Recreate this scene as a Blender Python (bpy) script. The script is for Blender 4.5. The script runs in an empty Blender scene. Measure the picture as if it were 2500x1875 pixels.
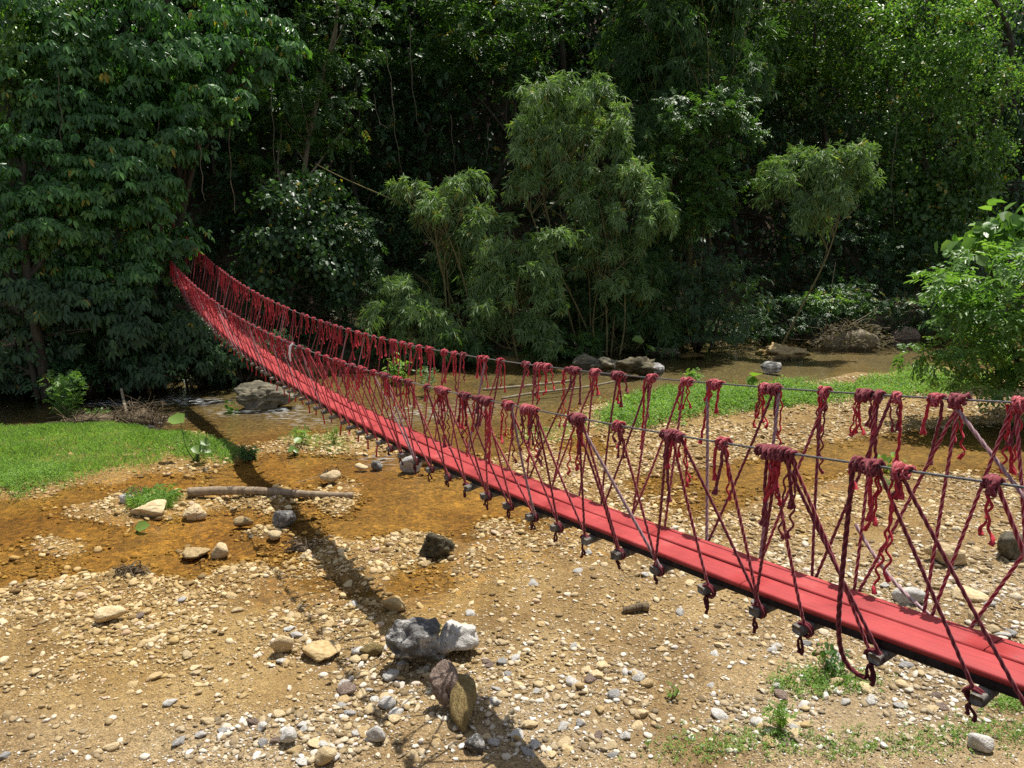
import bpy, bmesh, math, random
import numpy as np
from mathutils import Vector, Matrix, noise as mnoise
R = math.radians
random.seed(7); rng = np.random.default_rng(7)
sc = bpy.context.scene
COL = sc.collection

# ---------------------------------------------------------------- camera, sky, sun, exposure
CAM_H, PITCH, FPX = 5.25, R(11), 1888.0
cam = bpy.data.cameras.new('camera'); cam_o = bpy.data.objects.new('camera', cam); COL.objects.link(cam_o)
cam_o.location = (0, 0, CAM_H); cam_o.rotation_euler = (R(90) - PITCH, 0, 0)
cam.sensor_fit = 'HORIZONTAL'; cam.sensor_width = 36; cam.lens = FPX / 2500 * 36
cam.clip_start = .05; cam.clip_end = 600
sc.camera = cam_o
SUN_EL, SUN_AZ = R(70), R(32)
w = bpy.data.worlds.new('World'); sc.world = w; w.use_nodes = True
nt = w.node_tree; bg = nt.nodes['Background']
sky = nt.nodes.new('ShaderNodeTexSky'); sky.sky_type = 'NISHITA'; sky.sun_disc = False
sky.sun_elevation = SUN_EL; sky.sun_rotation = SUN_AZ
hz = nt.nodes.new('ShaderNodeHueSaturation'); hz.inputs['Saturation'].default_value = .5   # a bright sky of thin cloud
nt.links.new(sky.outputs[0], hz.inputs['Color']); nt.links.new(hz.outputs[0], bg.inputs[0]); bg.inputs[1].default_value = 0.105
sl = bpy.data.lights.new('sun', 'SUN'); sl.energy = 5.0; sl.angle = R(.5); sl.color = (1, .95, .87)
so = bpy.data.objects.new('sun', sl); COL.objects.link(so)
sdir = Vector((math.sin(SUN_AZ) * math.cos(SUN_EL), math.cos(SUN_AZ) * math.cos(SUN_EL), math.sin(SUN_EL)))
so.rotation_euler = sdir.to_track_quat('Z', 'Y').to_euler(); so.location = (30, 40, 60)
sc.view_settings.view_transform = 'Standard'; sc.view_settings.look = 'None'
sc.view_settings.exposure = 0.45; sc.view_settings.gamma = 1
cy = sc.cycles
cy.max_bounces = 7; cy.diffuse_bounces = 3; cy.glossy_bounces = 3; cy.transmission_bounces = 4; cy.transparent_max_bounces = 10
cy.use_denoising = False; cy.caustics_reflective = False; cy.caustics_refractive = False

# ---------------------------------------------------------------- helpers
def at(px, py, d):                       # the world point seen at a photo pixel at depth y = d
    X = (px - 1250) / FPX; Y = -(py - 937.5) / FPX
    c, s = math.cos(PITCH), math.sin(PITCH)
    r = np.array([X, c + Y * s, -s + Y * c]); r = r / r[1] * d
    return np.array([r[0], r[1], r[2] + CAM_H])
def on(px, py, z=0.0):                   # the world point on the level z seen at a photo pixel
    X = (px - 1250) / FPX; Y = -(py - 937.5) / FPX
    c, s = math.cos(PITCH), math.sin(PITCH)
    r = np.array([X, c + Y * s, -s + Y * c]); k = (z - CAM_H) / r[2]
    return np.array([r[0] * k, r[1] * k, z])
def pix(x, y, z):
    c, s = math.cos(PITCH), math.sin(PITCH); zz = z - CAM_H
    d = y * c - zz * s; u = y * s + zz * c
    return 1250 + FPX * x / d, 937.5 - FPX * u / d

def hash2(ix, iy, seed):
    h = (ix.astype(np.int64) * 374761393 + iy.astype(np.int64) * 668265263 + seed * 144665) & 0x7fffffff
    h = ((h ^ (h >> 13)) * 1274126177) & 0x7fffffff
    return ((h ^ (h >> 16)) & 0xffff) / 65535.0
def vnoise(x, y, sc_, seed=0):
    x = x * sc_; y = y * sc_; ix = np.floor(x); iy = np.floor(y); fx = x - ix; fy = y - iy
    fx = fx * fx * (3 - 2 * fx); fy = fy * fy * (3 - 2 * fy)
    a = hash2(ix, iy, seed); b = hash2(ix + 1, iy, seed); c = hash2(ix, iy + 1, seed); d = hash2(ix + 1, iy + 1, seed)
    return (a + (b - a) * fx) * (1 - fy) + (c + (d - c) * fx) * fy
def fbm(x, y, sc_, seed=0, n=4):
    t = 0; a = .5
    for i in range(n):
        t = t + a * (vnoise(x, y, sc_ * 2 ** i, seed + i) - .5); a *= .5
    return t

def np_mesh(name, V, F, mats, smooth=False, attrs=None, midx=None):
    me = bpy.data.meshes.new(name)
    V = np.ascontiguousarray(V, dtype=np.float32); F = np.ascontiguousarray(F, dtype=np.int32)
    n, k = F.shape
    me.vertices.add(len(V)); me.vertices.foreach_set('co', V.ravel())
    me.loops.add(n * k); me.loops.foreach_set('vertex_index', F.ravel())
    me.polygons.add(n); me.polygons.foreach_set('loop_start', np.arange(0, n * k, k, dtype=np.int32))
    me.polygons.foreach_set('loop_total', np.full(n, k, dtype=np.int32))
    if smooth: me.polygons.foreach_set('use_smooth', np.ones(n, dtype=bool))
    if midx is not None: me.polygons.foreach_set('material_index', np.ascontiguousarray(midx, dtype=np.int32))
    me.update(calc_edges=True)
    for an, (dom, val) in (attrs or {}).items():
        at_ = me.attributes.new(an, 'FLOAT', dom); at_.data.foreach_set('value', np.ascontiguousarray(val, dtype=np.float32))
    for m in (mats if isinstance(mats, (list, tuple)) else [mats]): me.materials.append(m)
    return me
def link(name, me, parent=None):
    o = bpy.data.objects.new(name, me); COL.objects.link(o)
    if parent is not None: o.parent = parent
    return o
def tag(o, label=None, cat=None, group=None, kind=None):
    if label: o['label'] = label
    if cat: o['category'] = cat
    if group: o['group'] = group
    if kind: o['kind'] = kind
    return o
def thing(name, label, cat, loc=(0, 0, 0), group=None):
    o = bpy.data.objects.new(name, None); COL.objects.link(o); o.location = [float(v) for v in loc]; o.empty_display_size = .2
    return tag(o, label, cat, group)

# ---------------------------------------------------------------- materials
class NB:
    def __init__(s, name):
        s.m = bpy.data.materials.new(name); s.m.use_nodes = True; s.t = s.m.node_tree; s.N = s.t.nodes
        s.p = s.N['Principled BSDF']; s.out = s.N['Material Output']
    def n(s, typ, **kw):
        nd = s.N.new(typ)
        for k, v in kw.items():
            if k.startswith('i_'):
                nd.inputs[k[2:].replace('_', ' ')].default_value = v
            else: setattr(nd, k, v)
        return nd
    def l(s, a, b): s.t.links.new(a, b)
    def noise(s, scale, detail=4, rough=.55, vec=None):
        nd = s.n('ShaderNodeTexNoise', i_Scale=scale, i_Detail=detail, i_Roughness=rough)
        if vec is not None: s.l(vec, nd.inputs['Vector'])
        return nd.outputs['Fac']
    def ramp(s, fac, stops):
        r = s.n('ShaderNodeValToRGB'); e = r.color_ramp.elements
        while len(e) < len(stops): e.new(.5)
        for el, (p, c) in zip(e, stops):
            el.position = p; el.color = tuple(c) + (1,) if len(c) == 3 else c
        s.l(fac, r.inputs[0]); return r.outputs[0]
    def mix(s, fac, a, b, blend='MIX'):
        m = s.n('ShaderNodeMix', data_type='RGBA', blend_type=blend)
        for inp, v in ((m.inputs[0], fac), (m.inputs[6], a), (m.inputs[7], b)):
            if isinstance(v, (int, float)): inp.default_value = v
            elif isinstance(v, tuple): inp.default_value = v + (1,)
            else: s.l(v, inp)
        return m.outputs[2]
    def attr(s, name): return s.n('ShaderNodeAttribute', attribute_name=name).outputs['Fac']
    def obj(s): return s.n('ShaderNodeTexCoord').outputs['Object']
    def geo(s): return s.n('ShaderNodeNewGeometry').outputs['Position']
    def math(s, op, a, b=None):
        m = s.n('ShaderNodeMath', operation=op)
        for inp, v in zip(m.inputs, (a, b)):
            if v is None: continue
            if isinstance(v, (int, float)): inp.default_value = v
            else: s.l(v, inp)
        return m.outputs[0]
    def bump(s, h, strength=.5, dist=.02):
        b = s.n('ShaderNodeBump', i_Strength=strength, i_Distance=dist); s.l(h, b.inputs['Height'])
        s.l(b.outputs[0], s.p.inputs['Normal']); return b
    def done(s, col=None, rough=.8, spec=.3):
        if isinstance(col, tuple): s.p.inputs['Base Color'].default_value = col + (1,)
        elif col is not None: s.l(col, s.p.inputs['Base Color'])
        if isinstance(rough, (int, float)): s.p.inputs['Roughness'].default_value = rough
        else: s.l(rough, s.p.inputs['Roughness'])
        s.p.inputs['Specular IOR Level'].default_value = spec
        return s.m

def leaf_mat(name, c0, c1, c2, rough=.42, trans=.3, spec=.5, yellow=.02):
    b = NB(name); t = b.attr('tint')
    col = b.ramp(t, [(0, c0), (.55, c1), (.97 - yellow, c2), (.985, (.32, .25, .03))] if yellow else [(0, c0), (.55, c1), (1, c2)])
    tr = b.n('ShaderNodeBsdfTranslucent'); tc = b.mix(1.0, col, (1.5, 1.7, .6), 'MULTIPLY'); b.l(tc, tr.inputs[0])
    b.done(col, rough, spec)
    mx = b.n('ShaderNodeMixShader'); mx.inputs[0].default_value = trans
    b.l(b.p.outputs[0], mx.inputs[1]); b.l(tr.outputs[0], mx.inputs[2]); b.l(mx.outputs[0], b.out.inputs[0])
    return b.m
M = {}
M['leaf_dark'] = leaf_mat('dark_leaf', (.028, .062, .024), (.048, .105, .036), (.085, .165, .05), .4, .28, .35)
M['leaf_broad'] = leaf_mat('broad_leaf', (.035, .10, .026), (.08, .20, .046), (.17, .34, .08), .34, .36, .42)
M['leaf_mid'] = leaf_mat('small_leaf', (.045, .10, .025), (.08, .165, .04), (.15, .26, .06), .4, .36, .38)
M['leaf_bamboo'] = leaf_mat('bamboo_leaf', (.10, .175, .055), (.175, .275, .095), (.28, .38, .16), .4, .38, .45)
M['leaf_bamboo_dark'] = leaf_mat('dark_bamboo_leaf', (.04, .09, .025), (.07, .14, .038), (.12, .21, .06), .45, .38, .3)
M['leaf_lime'] = leaf_mat('lime_leaf', (.06, .12, .02), (.10, .19, .03), (.17, .28, .05), .42, .4)
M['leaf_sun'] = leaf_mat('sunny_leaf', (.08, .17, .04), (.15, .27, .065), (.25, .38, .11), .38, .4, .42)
M['grass'] = leaf_mat('grass_blade', (.14, .23, .055), (.21, .345, .10), (.34, .46, .19), .55, .4, .25, .04)
M['weed'] = leaf_mat('weed_leaf', (.13, .22, .045), (.20, .34, .075), (.31, .45, .13), .55, .4, .25, .04)
M['dead_leaf'] = leaf_mat('dry_leaf', (.10, .08, .04), (.17, .14, .08), (.26, .23, .14), .7, .2, .2, 0)

def bark(name, c0, c1, sc_=6):
    b = NB(name); o = b.geo(); mp = b.n('ShaderNodeMapping'); mp.inputs['Scale'].default_value = (1, 1, .3); b.l(o, mp.inputs[0])
    n = b.noise(sc_, 6, .6, mp.outputs[0]); b.bump(n, .6, .03)
    return b.done(b.ramp(n, [(.3, c0), (.7, c1)]), .9, .2)
M['bark_dark'] = bark('dark_bark', (.03, .024, .018), (.09, .075, .055))
M['bark_pale'] = bark('pale_bark', (.12, .10, .07), (.33, .28, .19), 9)
M['pale_log'] = bark('sun_bleached_log', (.17, .125, .08), (.37, .29, .20), 9)
M['culm'] = bark('bamboo_culm', (.10, .09, .04), (.24, .20, .09), 12)
M['liana'] = bark('liana_bark', (.10, .085, .06), (.24, .20, .15), 14)
M['driftwood'] = bark('driftwood', (.06, .045, .03), (.20, .15, .09), 14)

def stone(name, c0, c1, c2, sc_=3.5, pit=.5, stain=None):
    b = NB(name); o = b.obj(); info = b.n('ShaderNodeObjectInfo')
    sh = b.n('ShaderNodeVectorMath', operation='ADD'); b.l(o, sh.inputs[0]); b.l(info.outputs['Random'], sh.inputs[1])
    n = b.noise(sc_, 7, .62, sh.outputs[0]); n2 = b.noise(sc_ * 5, 5, .6, sh.outputs[0])
    col = b.ramp(n, [(.28, c0), (.5, c1), (.72, c2)])
    rv = b.math('MULTIPLY_ADD', info.outputs['Random'], .35); rv.node.inputs[2].default_value = .82
    hs = b.n('ShaderNodeHueSaturation'); b.l(rv, hs.inputs['Value']); b.l(col, hs.inputs['Color']); col = hs.outputs[0]
    if stain:
        f = b.ramp(b.noise(sc_ * .8, 5, .7, o), [(.5, (0, 0, 0)), (.62, (1, 1, 1))]); col = b.mix(f, col, stain)
    col = b.mix(b.ramp(n2, [(.3, (.7, .7, .7)), (.45, (0, 0, 0))]), col, (.4, .4, .4), 'MULTIPLY')
    h = b.math('MULTIPLY_ADD', n2, .35); b.l(n, h.node.inputs[2]); b.bump(h, pit, .12)
    return b.done(col, .85, .25)
M['white_stone'] = stone('white_limestone', (.30, .285, .25), (.48, .46, .42), (.64, .63, .59))
M['cream_stone'] = stone('cream_stone', (.38, .28, .14), (.57, .44, .25), (.70, .58, .38))
M['tan_stone'] = stone('tan_stone', (.30, .205, .09), (.47, .34, .165), (.60, .46, .26))
M['grey_stone'] = stone('grey_stone', (.08, .078, .075), (.19, .185, .175), (.40, .39, .365), 2.2, .9, (.58, .56, .52))
M['grey_cobble'] = stone('grey_cobble', (.20, .20, .19), (.32, .31, .29), (.48, .47, .44))
M['pink_stone'] = stone('pinkish_stone', (.22, .145, .11), (.46, .34, .27), (.62, .50, .41), 5, 1)
M['brown_stone'] = stone('olive_brown_stone', (.13, .095, .035), (.24, .175, .07), (.36, .27, .125), 2.5, .8)
M['dark_stone'] = stone('dark_pitted_stone', (.035, .03, .02), (.10, .085, .05), (.22, .19, .12), 3, 1)
M['mossy_stone'] = stone('weathered_boulder', (.07, .065, .045), (.18, .16, .11), (.32, .28, .19), 2.5, 1)

def gravel_mat():
    b = NB('loose_pebbles'); t = b.attr('tint'); z = b.attr('zone')
    warm = b.ramp(t, [(0, (.20, .125, .045)), (.3, (.36, .245, .095)), (.6, (.50, .365, .165)), (.88, (.64, .51, .28)), (1, (.40, .22, .095))])
    cool = b.ramp(t, [(0, (.19, .16, .115)), (.3, (.34, .265, .16)), (.6, (.45, .38, .27)), (.82, (.62, .59, .53)), (1, (.76, .75, .72))])
    col = b.mix(z, warm, cool); g = b.geo(); col = b.mix(b.attr('wet'), col, b.mix(1.0, col, (.72, .56, .26), 'MULTIPLY'))
    n = b.noise(45, 4, .6, g); col = b.mix(.55, col, b.ramp(n, [(.3, (.55, .52, .48)), (.65, (1.1, 1.1, 1.1))]), 'MULTIPLY')
    b.bump(n, .5, .015); return b.done(col, .85, .25)
M['gravel'] = gravel_mat()

def ground_mat():
    b = NB('river_sand'); g = b.geo(); z = b.attr('zone'); wet = b.attr('wet'); deep = b.attr('deep'); soil = b.attr('soil')
    n1 = b.noise(.9, 5, .6, g); n2 = b.noise(14, 5, .65, g)
    sand = b.ramp(n1, [(.3, (.215, .133, .038)), (.5, (.30, .192, .058)), (.7, (.39, .268, .094))])
    grey = b.ramp(n1, [(.3, (.235, .17, .09)), (.7, (.37, .29, .18))])
    col = b.mix(z, sand, grey)
    vo = b.n('ShaderNodeTexVoronoi', i_Scale=42.0); b.l(g, vo.inputs['Vector'])
    vo2 = b.n('ShaderNodeTexVoronoi', i_Scale=110.0); b.l(g, vo2.inputs['Vector'])
    sep = b.n('ShaderNodeSeparateColor'); b.l(vo.outputs['Color'], sep.inputs[0])
    sep2 = b.n('ShaderNodeSeparateColor'); b.l(vo2.outputs['Color'], sep2.inputs[0])
    gr = b.ramp(sep.outputs[0], [(0, (.42, .38, .32)), (.45, (.9, .88, .85)), (.8, (1.2, 1.2, 1.18)), (1, (1.6, 1.6, 1.6))])
    gr2 = b.ramp(sep2.outputs[0], [(0, (.45, .42, .37)), (.5, (1, 1, 1)), (1, (1.45, 1.45, 1.45))])
    grain = b.ramp(b.noise(.55, 4, .6, g), [(.38, (.15, .15, .15)), (.6, (.85, .85, .85))])
    col = b.mix(grain, col, b.mix(1.0, col, gr, 'MULTIPLY')); col = b.mix(.8, col, b.mix(1.0, col, gr2, 'MULTIPLY'))
    col = b.mix(.5, col, b.mix(1.0, col, b.ramp(n2, [(.3, (.6, .55, .48)), (.7, (1.15, 1.15, 1.15))]), 'MULTIPLY'))
    col = b.mix(wet, col, b.mix(1.0, col, (1.05, .86, .44), 'MULTIPLY'))
    col = b.mix(deep, col, b.mix(n2, (.10, .085, .032), (.20, .165, .072)))
    so_ = b.ramp(b.noise(2.5, 6, .65, g), [(.3, (.035, .024, .014)), (.7, (.12, .085, .05))])
    col = b.mix(soil, col, so_)
    damp = b.ramp(b.noise(.42, 6, .62, g), [(.40, (.85, .85, .85)), (.56, (0, 0, 0))]); col = b.mix(damp, col, b.mix(1.0, col, (.70, .63, .52), 'MULTIPLY'))
    vo3 = b.n('ShaderNodeTexVoronoi', i_Scale=13.0); b.l(g, vo3.inputs['Vector']); sep3 = b.n('ShaderNodeSeparateColor'); b.l(vo3.outputs['Color'], sep3.inputs[0])
    bed = b.ramp(sep3.outputs[0], [(0, (.5, .48, .45)), (.4, (.9, .9, .9)), (.75, (1.05, 1.05, 1.05)), (1, (1.5, 1.45, 1.35))]); col = b.mix(wet, col, b.mix(1.0, col, bed, 'MULTIPLY'))
    e = b.math('SUBTRACT', 1.0, vo.outputs['Distance']); e2 = b.math('MULTIPLY_ADD', n2, .9); b.l(e, e2.node.inputs[2])
    b.bump(e2, .8, .022)
    ro = b.math('MULTIPLY_ADD', wet, -.35); ro.node.inputs[2].default_value = .9
    return b.done(col, ro, .3)
M['ground'] = ground_mat()

def water_mat():
    b = NB('shallow_water'); g = b.geo(); foam = b.attr('foam'); rip = b.attr('ripple')
    mp = b.n('ShaderNodeMapping'); mp.inputs['Scale'].default_value = (1.1, 2.6, 1); mp.inputs['Rotation'].default_value = (0, 0, R(-14)); b.l(g, mp.inputs[0])
    n = b.noise(2.2, 5, .6, mp.outputs[0]); n3 = b.noise(9, 3, .55, mp.outputs[0])
    h = b.math('MULTIPLY_ADD', n3, .3); b.l(n, h.node.inputs[2])
    h2 = b.math('MULTIPLY', h, rip)
    bp = b.n('ShaderNodeBump', i_Strength=.5, i_Distance=.06); b.l(h2, bp.inputs['Height'])
    tr = b.n('ShaderNodeBsdfTransparent'); tr.inputs[0].default_value = (.97, .93, .80, 1)
    gl = b.n('ShaderNodeBsdfGlossy'); gl.inputs['Roughness'].default_value = .045; b.l(bp.outputs[0], gl.inputs['Normal'])
    fr = b.n('ShaderNodeFresnel', i_IOR=1.33); b.l(bp.outputs[0], fr.inputs['Normal'])
    mx = b.n('ShaderNodeMixShader'); b.l(fr.outputs[0], mx.inputs[0]); b.l(tr.outputs[0], mx.inputs[1]); b.l(gl.outputs[0], mx.inputs[2])
    df = b.n('ShaderNodeBsdfDiffuse'); df.inputs[0].default_value = (.75, .78, .78, 1)
    fm = b.math('MULTIPLY', foam, b.ramp(b.noise(3.2, 3, .5, mp.outputs[0]), [(.5, (0, 0, 0)), (.72, (.8, .8, .8))]))
    mx2 = b.n('ShaderNodeMixShader'); b.l(fm, mx2.inputs[0]); b.l(mx.outputs[0], mx2.inputs[1]); b.l(df.outputs[0], mx2.inputs[2])
    b.l(mx2.outputs[0], b.out.inputs[0]); b.N.remove(b.p); return b.m
M['water'] = water_mat()

def rope_mat(name, dark, mid, pale):
    b = NB(name); t = b.attr('tone'); n = b.noise(60, 3, .6, b.geo())
    tt = b.math('MULTIPLY_ADD', n, .5); tm = b.math('ADD', t, tt); tm2 = b.math('SUBTRACT', tm, .25); tt.node.inputs[2].default_value = 0
    col = b.ramp(tm2, [(.0, dark), (.42, mid), (.62, tuple(m_ * .75 + q_ * .25 for m_, q_ in zip(mid, pale))), (.9, pale)]); b.bump(n, .3, .004)  # pale end holds strand colour and painted sheen, dark end the groove shade
    b.p.inputs['Sheen Weight'].default_value = .12
    return b.done(col, .75, .25)
M['rope_red'] = rope_mat('red_rope', (.06, .004, .008), (.33, .018, .030), (.68, .36, .37))
M['rope_maroon'] = rope_mat('maroon_rope', (.045, .008, .012), (.19, .018, .028), (.36, .13, .14))
M['rope_faded_lit'] = rope_mat('faded_lit_rope', (.12, .05, .055), (.30, .17, .18), (.50, .38, .38))  # faded grey-pink, with the sunlight on some ropes put into the colour
M['tassel'] = rope_mat('frayed_red_rope', (.16, .006, .014), (.46, .02, .034), (.58, .10, .11))
def plank_mat():
    b = NB('red_painted_board'); o = b.geo(); info = b.n('ShaderNodeObjectInfo'); u = b.attr('along'); v = b.attr('across')
    cv = b.n('ShaderNodeCombineXYZ'); b.l(b.math('MULTIPLY', u, .9), cv.inputs[0]); b.l(b.math('MULTIPLY', v, 26), cv.inputs[1]); b.l(info.outputs['Random'], cv.inputs[2])
    grain = b.noise(3.0, 6, .65, cv.outputs[0]); blot = b.noise(2.2, 5, .65, o); fine = b.noise(30, 4, .6, o)
    col = b.ramp(blot, [(.28, (.24, .024, .024)), (.45, (.34, .033, .033)), (.6, (.38, .043, .042)), (.75, (.44, .085, .078))])
    col = b.mix(.75, col, b.ramp(grain, [(.25, (.45, .42, .42)), (.5, (1, 1, 1)), (.8, (1.2, 1.2, 1.2))]), 'MULTIPLY')
    scuff = b.ramp(fine, [(.27, (.8, .8, .8)), (.34, (0, 0, 0))]); col = b.mix(scuff, col, (.16, .05, .045))
    h = b.math('ADD', grain, b.math('MULTIPLY', fine, .3)); b.bump(h, .25, .006)
    return b.done(col, b.ramp(blot, [(.3, (.5,) * 3), (.7, (.7,) * 3)]), .38)
M['plank'] = plank_mat()
M['beam'] = bark('weathered_timber', (.05, .042, .036), (.30, .275, .24), 22)
M['stringer'] = bark('dirty_shaded_timber', (.010, .008, .008), (.035, .026, .024), 16)  # near black: dirty timber, with the shade under the boards put into the colour
b = NB('steel_cable'); t = b.attr('tone'); M['cable'] = b.done(b.ramp(t, [(0, (.03, .03, .034)), (1, (.26, .255, .25))]), .5, .5); b.p.inputs['Metallic'].default_value = .35
b = NB('white_ribbon'); M['ribbon'] = b.done((.75, .75, .78), .6, .3)

# ---------------------------------------------------------------- riverbed, water, hillside
HC = [(0,990,-.3),(250,960,-.3),(500,950,-.25),(700,950,-.2),(600,1005,-.12),(900,980,-.15),(1000,1010,-.12),(1250,930,-.25),(1500,905,-.3),(1700,890,-.35),(1950,890,-.35),(2200,875,-.3),(2420,862,-.15),
(0,1030,-.1),(400,1030,-.12),(150,1022,-.1),(0,1100,.18),(150,1075,.2),(300,1080,.2),(450,1085,.14),(530,1105,.07),(0,1190,.1),(100,1175,.1),(0,1060,.1),(250,1140,.1),(400,1135,.06),(480,1125,.05),(560,1060,-.06),
(0,1250,-.06),(200,1215,-.06),(400,1178,-.07),(600,1155,-.08),(750,1140,-.07),(900,1135,-.05),(560,1185,-.05),(720,1085,.03),(830,1085,.04),(920,1080,.03),(700,1050,-.04),(820,1030,-.06),(950,1040,-.06),
(1080,1060,-.07),(1170,1040,-.06),(1300,1000,-.1),(1400,965,-.12),(1200,1075,-.03),(1330,1060,.0),
(230,1240,.04),(320,1235,.06),(450,1218,.06),(650,1220,.07),(800,1232,.05),(850,1190,.02),(310,1260,.03),
(0,1330,-.04),(200,1290,-.05),(400,1300,-.05),(600,1275,-.04),(750,1285,-.02),(900,1240,-.04),(1000,1260,-.045),(1150,1230,-.05),(1050,1170,-.03),(1250,1215,-.03),(300,1345,-.03),(550,1335,-.03),(450,1375,-.025),(680,1330,-.02),(80,1375,-.03),(950,1195,-.02),
(0,1400,-.01),(120,1395,-.02),(260,1375,-.035),(350,1330,-.04),(600,1340,-.03),(850,1280,-.035),(760,1240,-.03),(1100,1270,-.04),(1180,1195,-.04),(930,1170,-.04),(1000,1210,-.04),(1300,1240,-.03),(150,1335,.012),(470,1345,.012),(640,1300,.02),(300,1420,.06),(100,1450,.07),(600,1410,.05),(800,1335,.035),(1000,1320,.03),(1200,1290,.02),(900,1400,.03),(1030,1412,-.012),(1150,1400,.01),(1200,1350,.04),
(0,1550,.10),(500,1550,.10),(1000,1550,.10),(1300,1450,.09),(1500,1450,.10),(0,1750,.14),(600,1750,.13),(1200,1800,.13),(1250,1875,.15),(0,1875,.16),
(1450,1150,.05),(1600,1110,.06),(1700,1100,.1),(1850,1060,.14),(2000,1000,.16),(2200,990,.18),(2400,960,.2),(1430,1088,-.03),(1500,1080,.0),(1330,1140,.04),(1400,1180,.05),
(1600,1185,-.02),(1750,1165,-.04),(1900,1150,-.04),(2000,1130,-.05),(2150,1100,-.05),(2280,1085,-.05),(2420,1090,-.05),(2500,1120,-.04),(1750,1215,-.015),(1530,1225,.0),(2100,1190,.02),(2300,1190,.03),(2500,1220,.03),(1350,1250,.02),(1500,1270,.04),
(1500,1020,.14),(1600,1000,.16),(1750,1000,.18),(1950,970,.16),(2100,950,.16),(2250,925,.18),(1450,1040,.08),(1480,960,-.05),
(1900,1250,.05),(2200,1280,.08),(2450,1350,.12),(2000,1450,.15),(2400,1550,.2),(1700,1500,.12),(1700,1700,.18),(2200,1700,.24),(2500,1850,.32),(2000,1875,.26),(1500,1850,.18)]
HC = np.array(HC, float)
HC[HC[:, 1] > 1040, 2] = np.where(HC[HC[:, 1] > 1040, 2] < 0, HC[HC[:, 1] > 1040, 2] * 1.35 - .012, HC[HC[:, 1] > 1040, 2])
def idw(px, py, C, p=3.2, sx=2.6):
    num = np.zeros_like(px); den = np.zeros_like(px)
    for cx, cy_, v in C:
        d2 = ((px - cx) / sx) ** 2 + (py - cy_) ** 2 + 30.0
        wgt = d2 ** (-p / 2); num += wgt * v; den += wgt
    return num / den
BANK = np.array([on(x, y)[:2] for x, y in ((0, 945), (300, 931), (480, 930), (620, 925), (760, 905), (1000, 892), (1250, 882), (1450, 862), (1650, 840), (1750, 830), (2000, 818), (2250, 806), (2500, 800))])
def bank_y(x): return np.interp(x, BANK[:, 0], BANK[:, 1])
def sstep(a, b, x):
    t = np.clip((x - a) / (b - a), 0, 1); return t * t * (3 - 2 * t)
def pixmap(x, y):
    yy = np.maximum(y, 5.9)
    px, py = pix(x, yy, np.zeros_like(x)); return np.clip(px, -250, 2750), np.clip(py, 780, 1890)
def height(x, y):
    x = np.asarray(x, float); y = np.asarray(y, float)
    px, py = pixmap(x, y)
    h = idw(px, py, HC)
    h = h + fbm(x, y, .9, 3, 4) * .075 + fbm(x, y, 5, 11, 3) * .02
    by = bank_y(x) + fbm(x, y, .5, 21, 3) * 1.3
    t = y - by
    hill = .12 + .5 * sstep(0, 1.1, t) + .40 * np.maximum(t - .8, 0) + .55 * np.maximum(t - 9, 0) + fbm(x, y, .35, 31, 4) * 1.1 * sstep(.5, 4, t)
    hill = np.minimum(hill, 30 + .1 * np.maximum(t, 0))
    h = np.where(t > -.6, h + (hill - h) * sstep(-.6, .5, t), h)
    nb = sstep(4.9, 1.7, y)                                  # the bank the photographer stands on
    return h + nb * (3.2 - h)

yr = [-30., -20, -12, -7, -4, -2, -.5, .5]; y_ = 1.0
while y_ < 90: yr.append(y_); y_ += max(.035, .0062 * y_)
yr = np.array(yr + [95., 110, 150, 220]); ur = np.linspace(-1.15, 1.15, 620)
YY, UU = np.meshgrid(yr, ur, indexing='ij'); XX = UU * (np.abs(YY) + 4)
ZZ = height(XX.ravel(), YY.ravel())
V = np.c_[XX.ravel(), YY.ravel(), ZZ]
ny, nx = YY.shape
I = (np.arange(ny - 1)[:, None] * nx + np.arange(nx - 1)[None]).ravel()
Fq = np.c_[I, I + 1, I + nx + 1, I + nx]
ZC = np.array([(0,1860,.75),(600,1860,.85),(1250,1810,.9),(1000,1700,.6),(2000,1800,.95),(2400,1500,.65),(2000,1400,.5),(1600,1450,.4),(1650,1650,.65),(1300,1600,.5),(600,1680,.3),(300,1600,.15),(300,1450,.03),(1000,1450,.05),(1500,1150,.12),(1300,1200,.1),(2300,1000,.25),(2000,1250,.15),(300,1200,0),(800,1250,.05),(0,1650,.3),(700,1150,0),(1000,1080,.1)], float)
px_, py_ = pixmap(V[:, 0], V[:, 1]); zone_v = idw(px_, py_, ZC)
tb = V[:, 1] - bank_y(V[:, 0])
DC = np.array([(0,980,1),(200,960,1),(400,960,1),(600,950,1),(600,1010,.8),(800,1000,.8),(1000,1000,.7),(1200,1010,.6),(1300,950,1),(1500,900,1),(1800,880,.9),(2200,870,.8),(1080,1060,.3),(0,1250,0),(400,1180,0),(700,1140,0),(900,1140,0),(700,1085,.1),(1150,1230,0),(500,1300,0),(1430,1085,0),(1900,1150,.2),(2300,1090,.3)], float)
me = np_mesh('riverbed', V, Fq, M['ground'], True, {
    'zone': ('POINT', zone_v), 'wet': ('POINT', (tb < -.2) * sstep(.085, -.015, ZZ + fbm(V[:, 0], V[:, 1], 2.5, 5, 4) * .07)),
    'deep': ('POINT', np.maximum(sstep(-.08, -.25, ZZ), idw(px_, py_, DC, 2.6) * sstep(.1, -.03, ZZ)) * (tb < .6)), 'soil': ('POINT', np.maximum(sstep(-.3, .3, tb), sstep(4.6, 3.4, V[:, 1])))})
tag(link('riverbed_ground', me), kind='structure')

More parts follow.
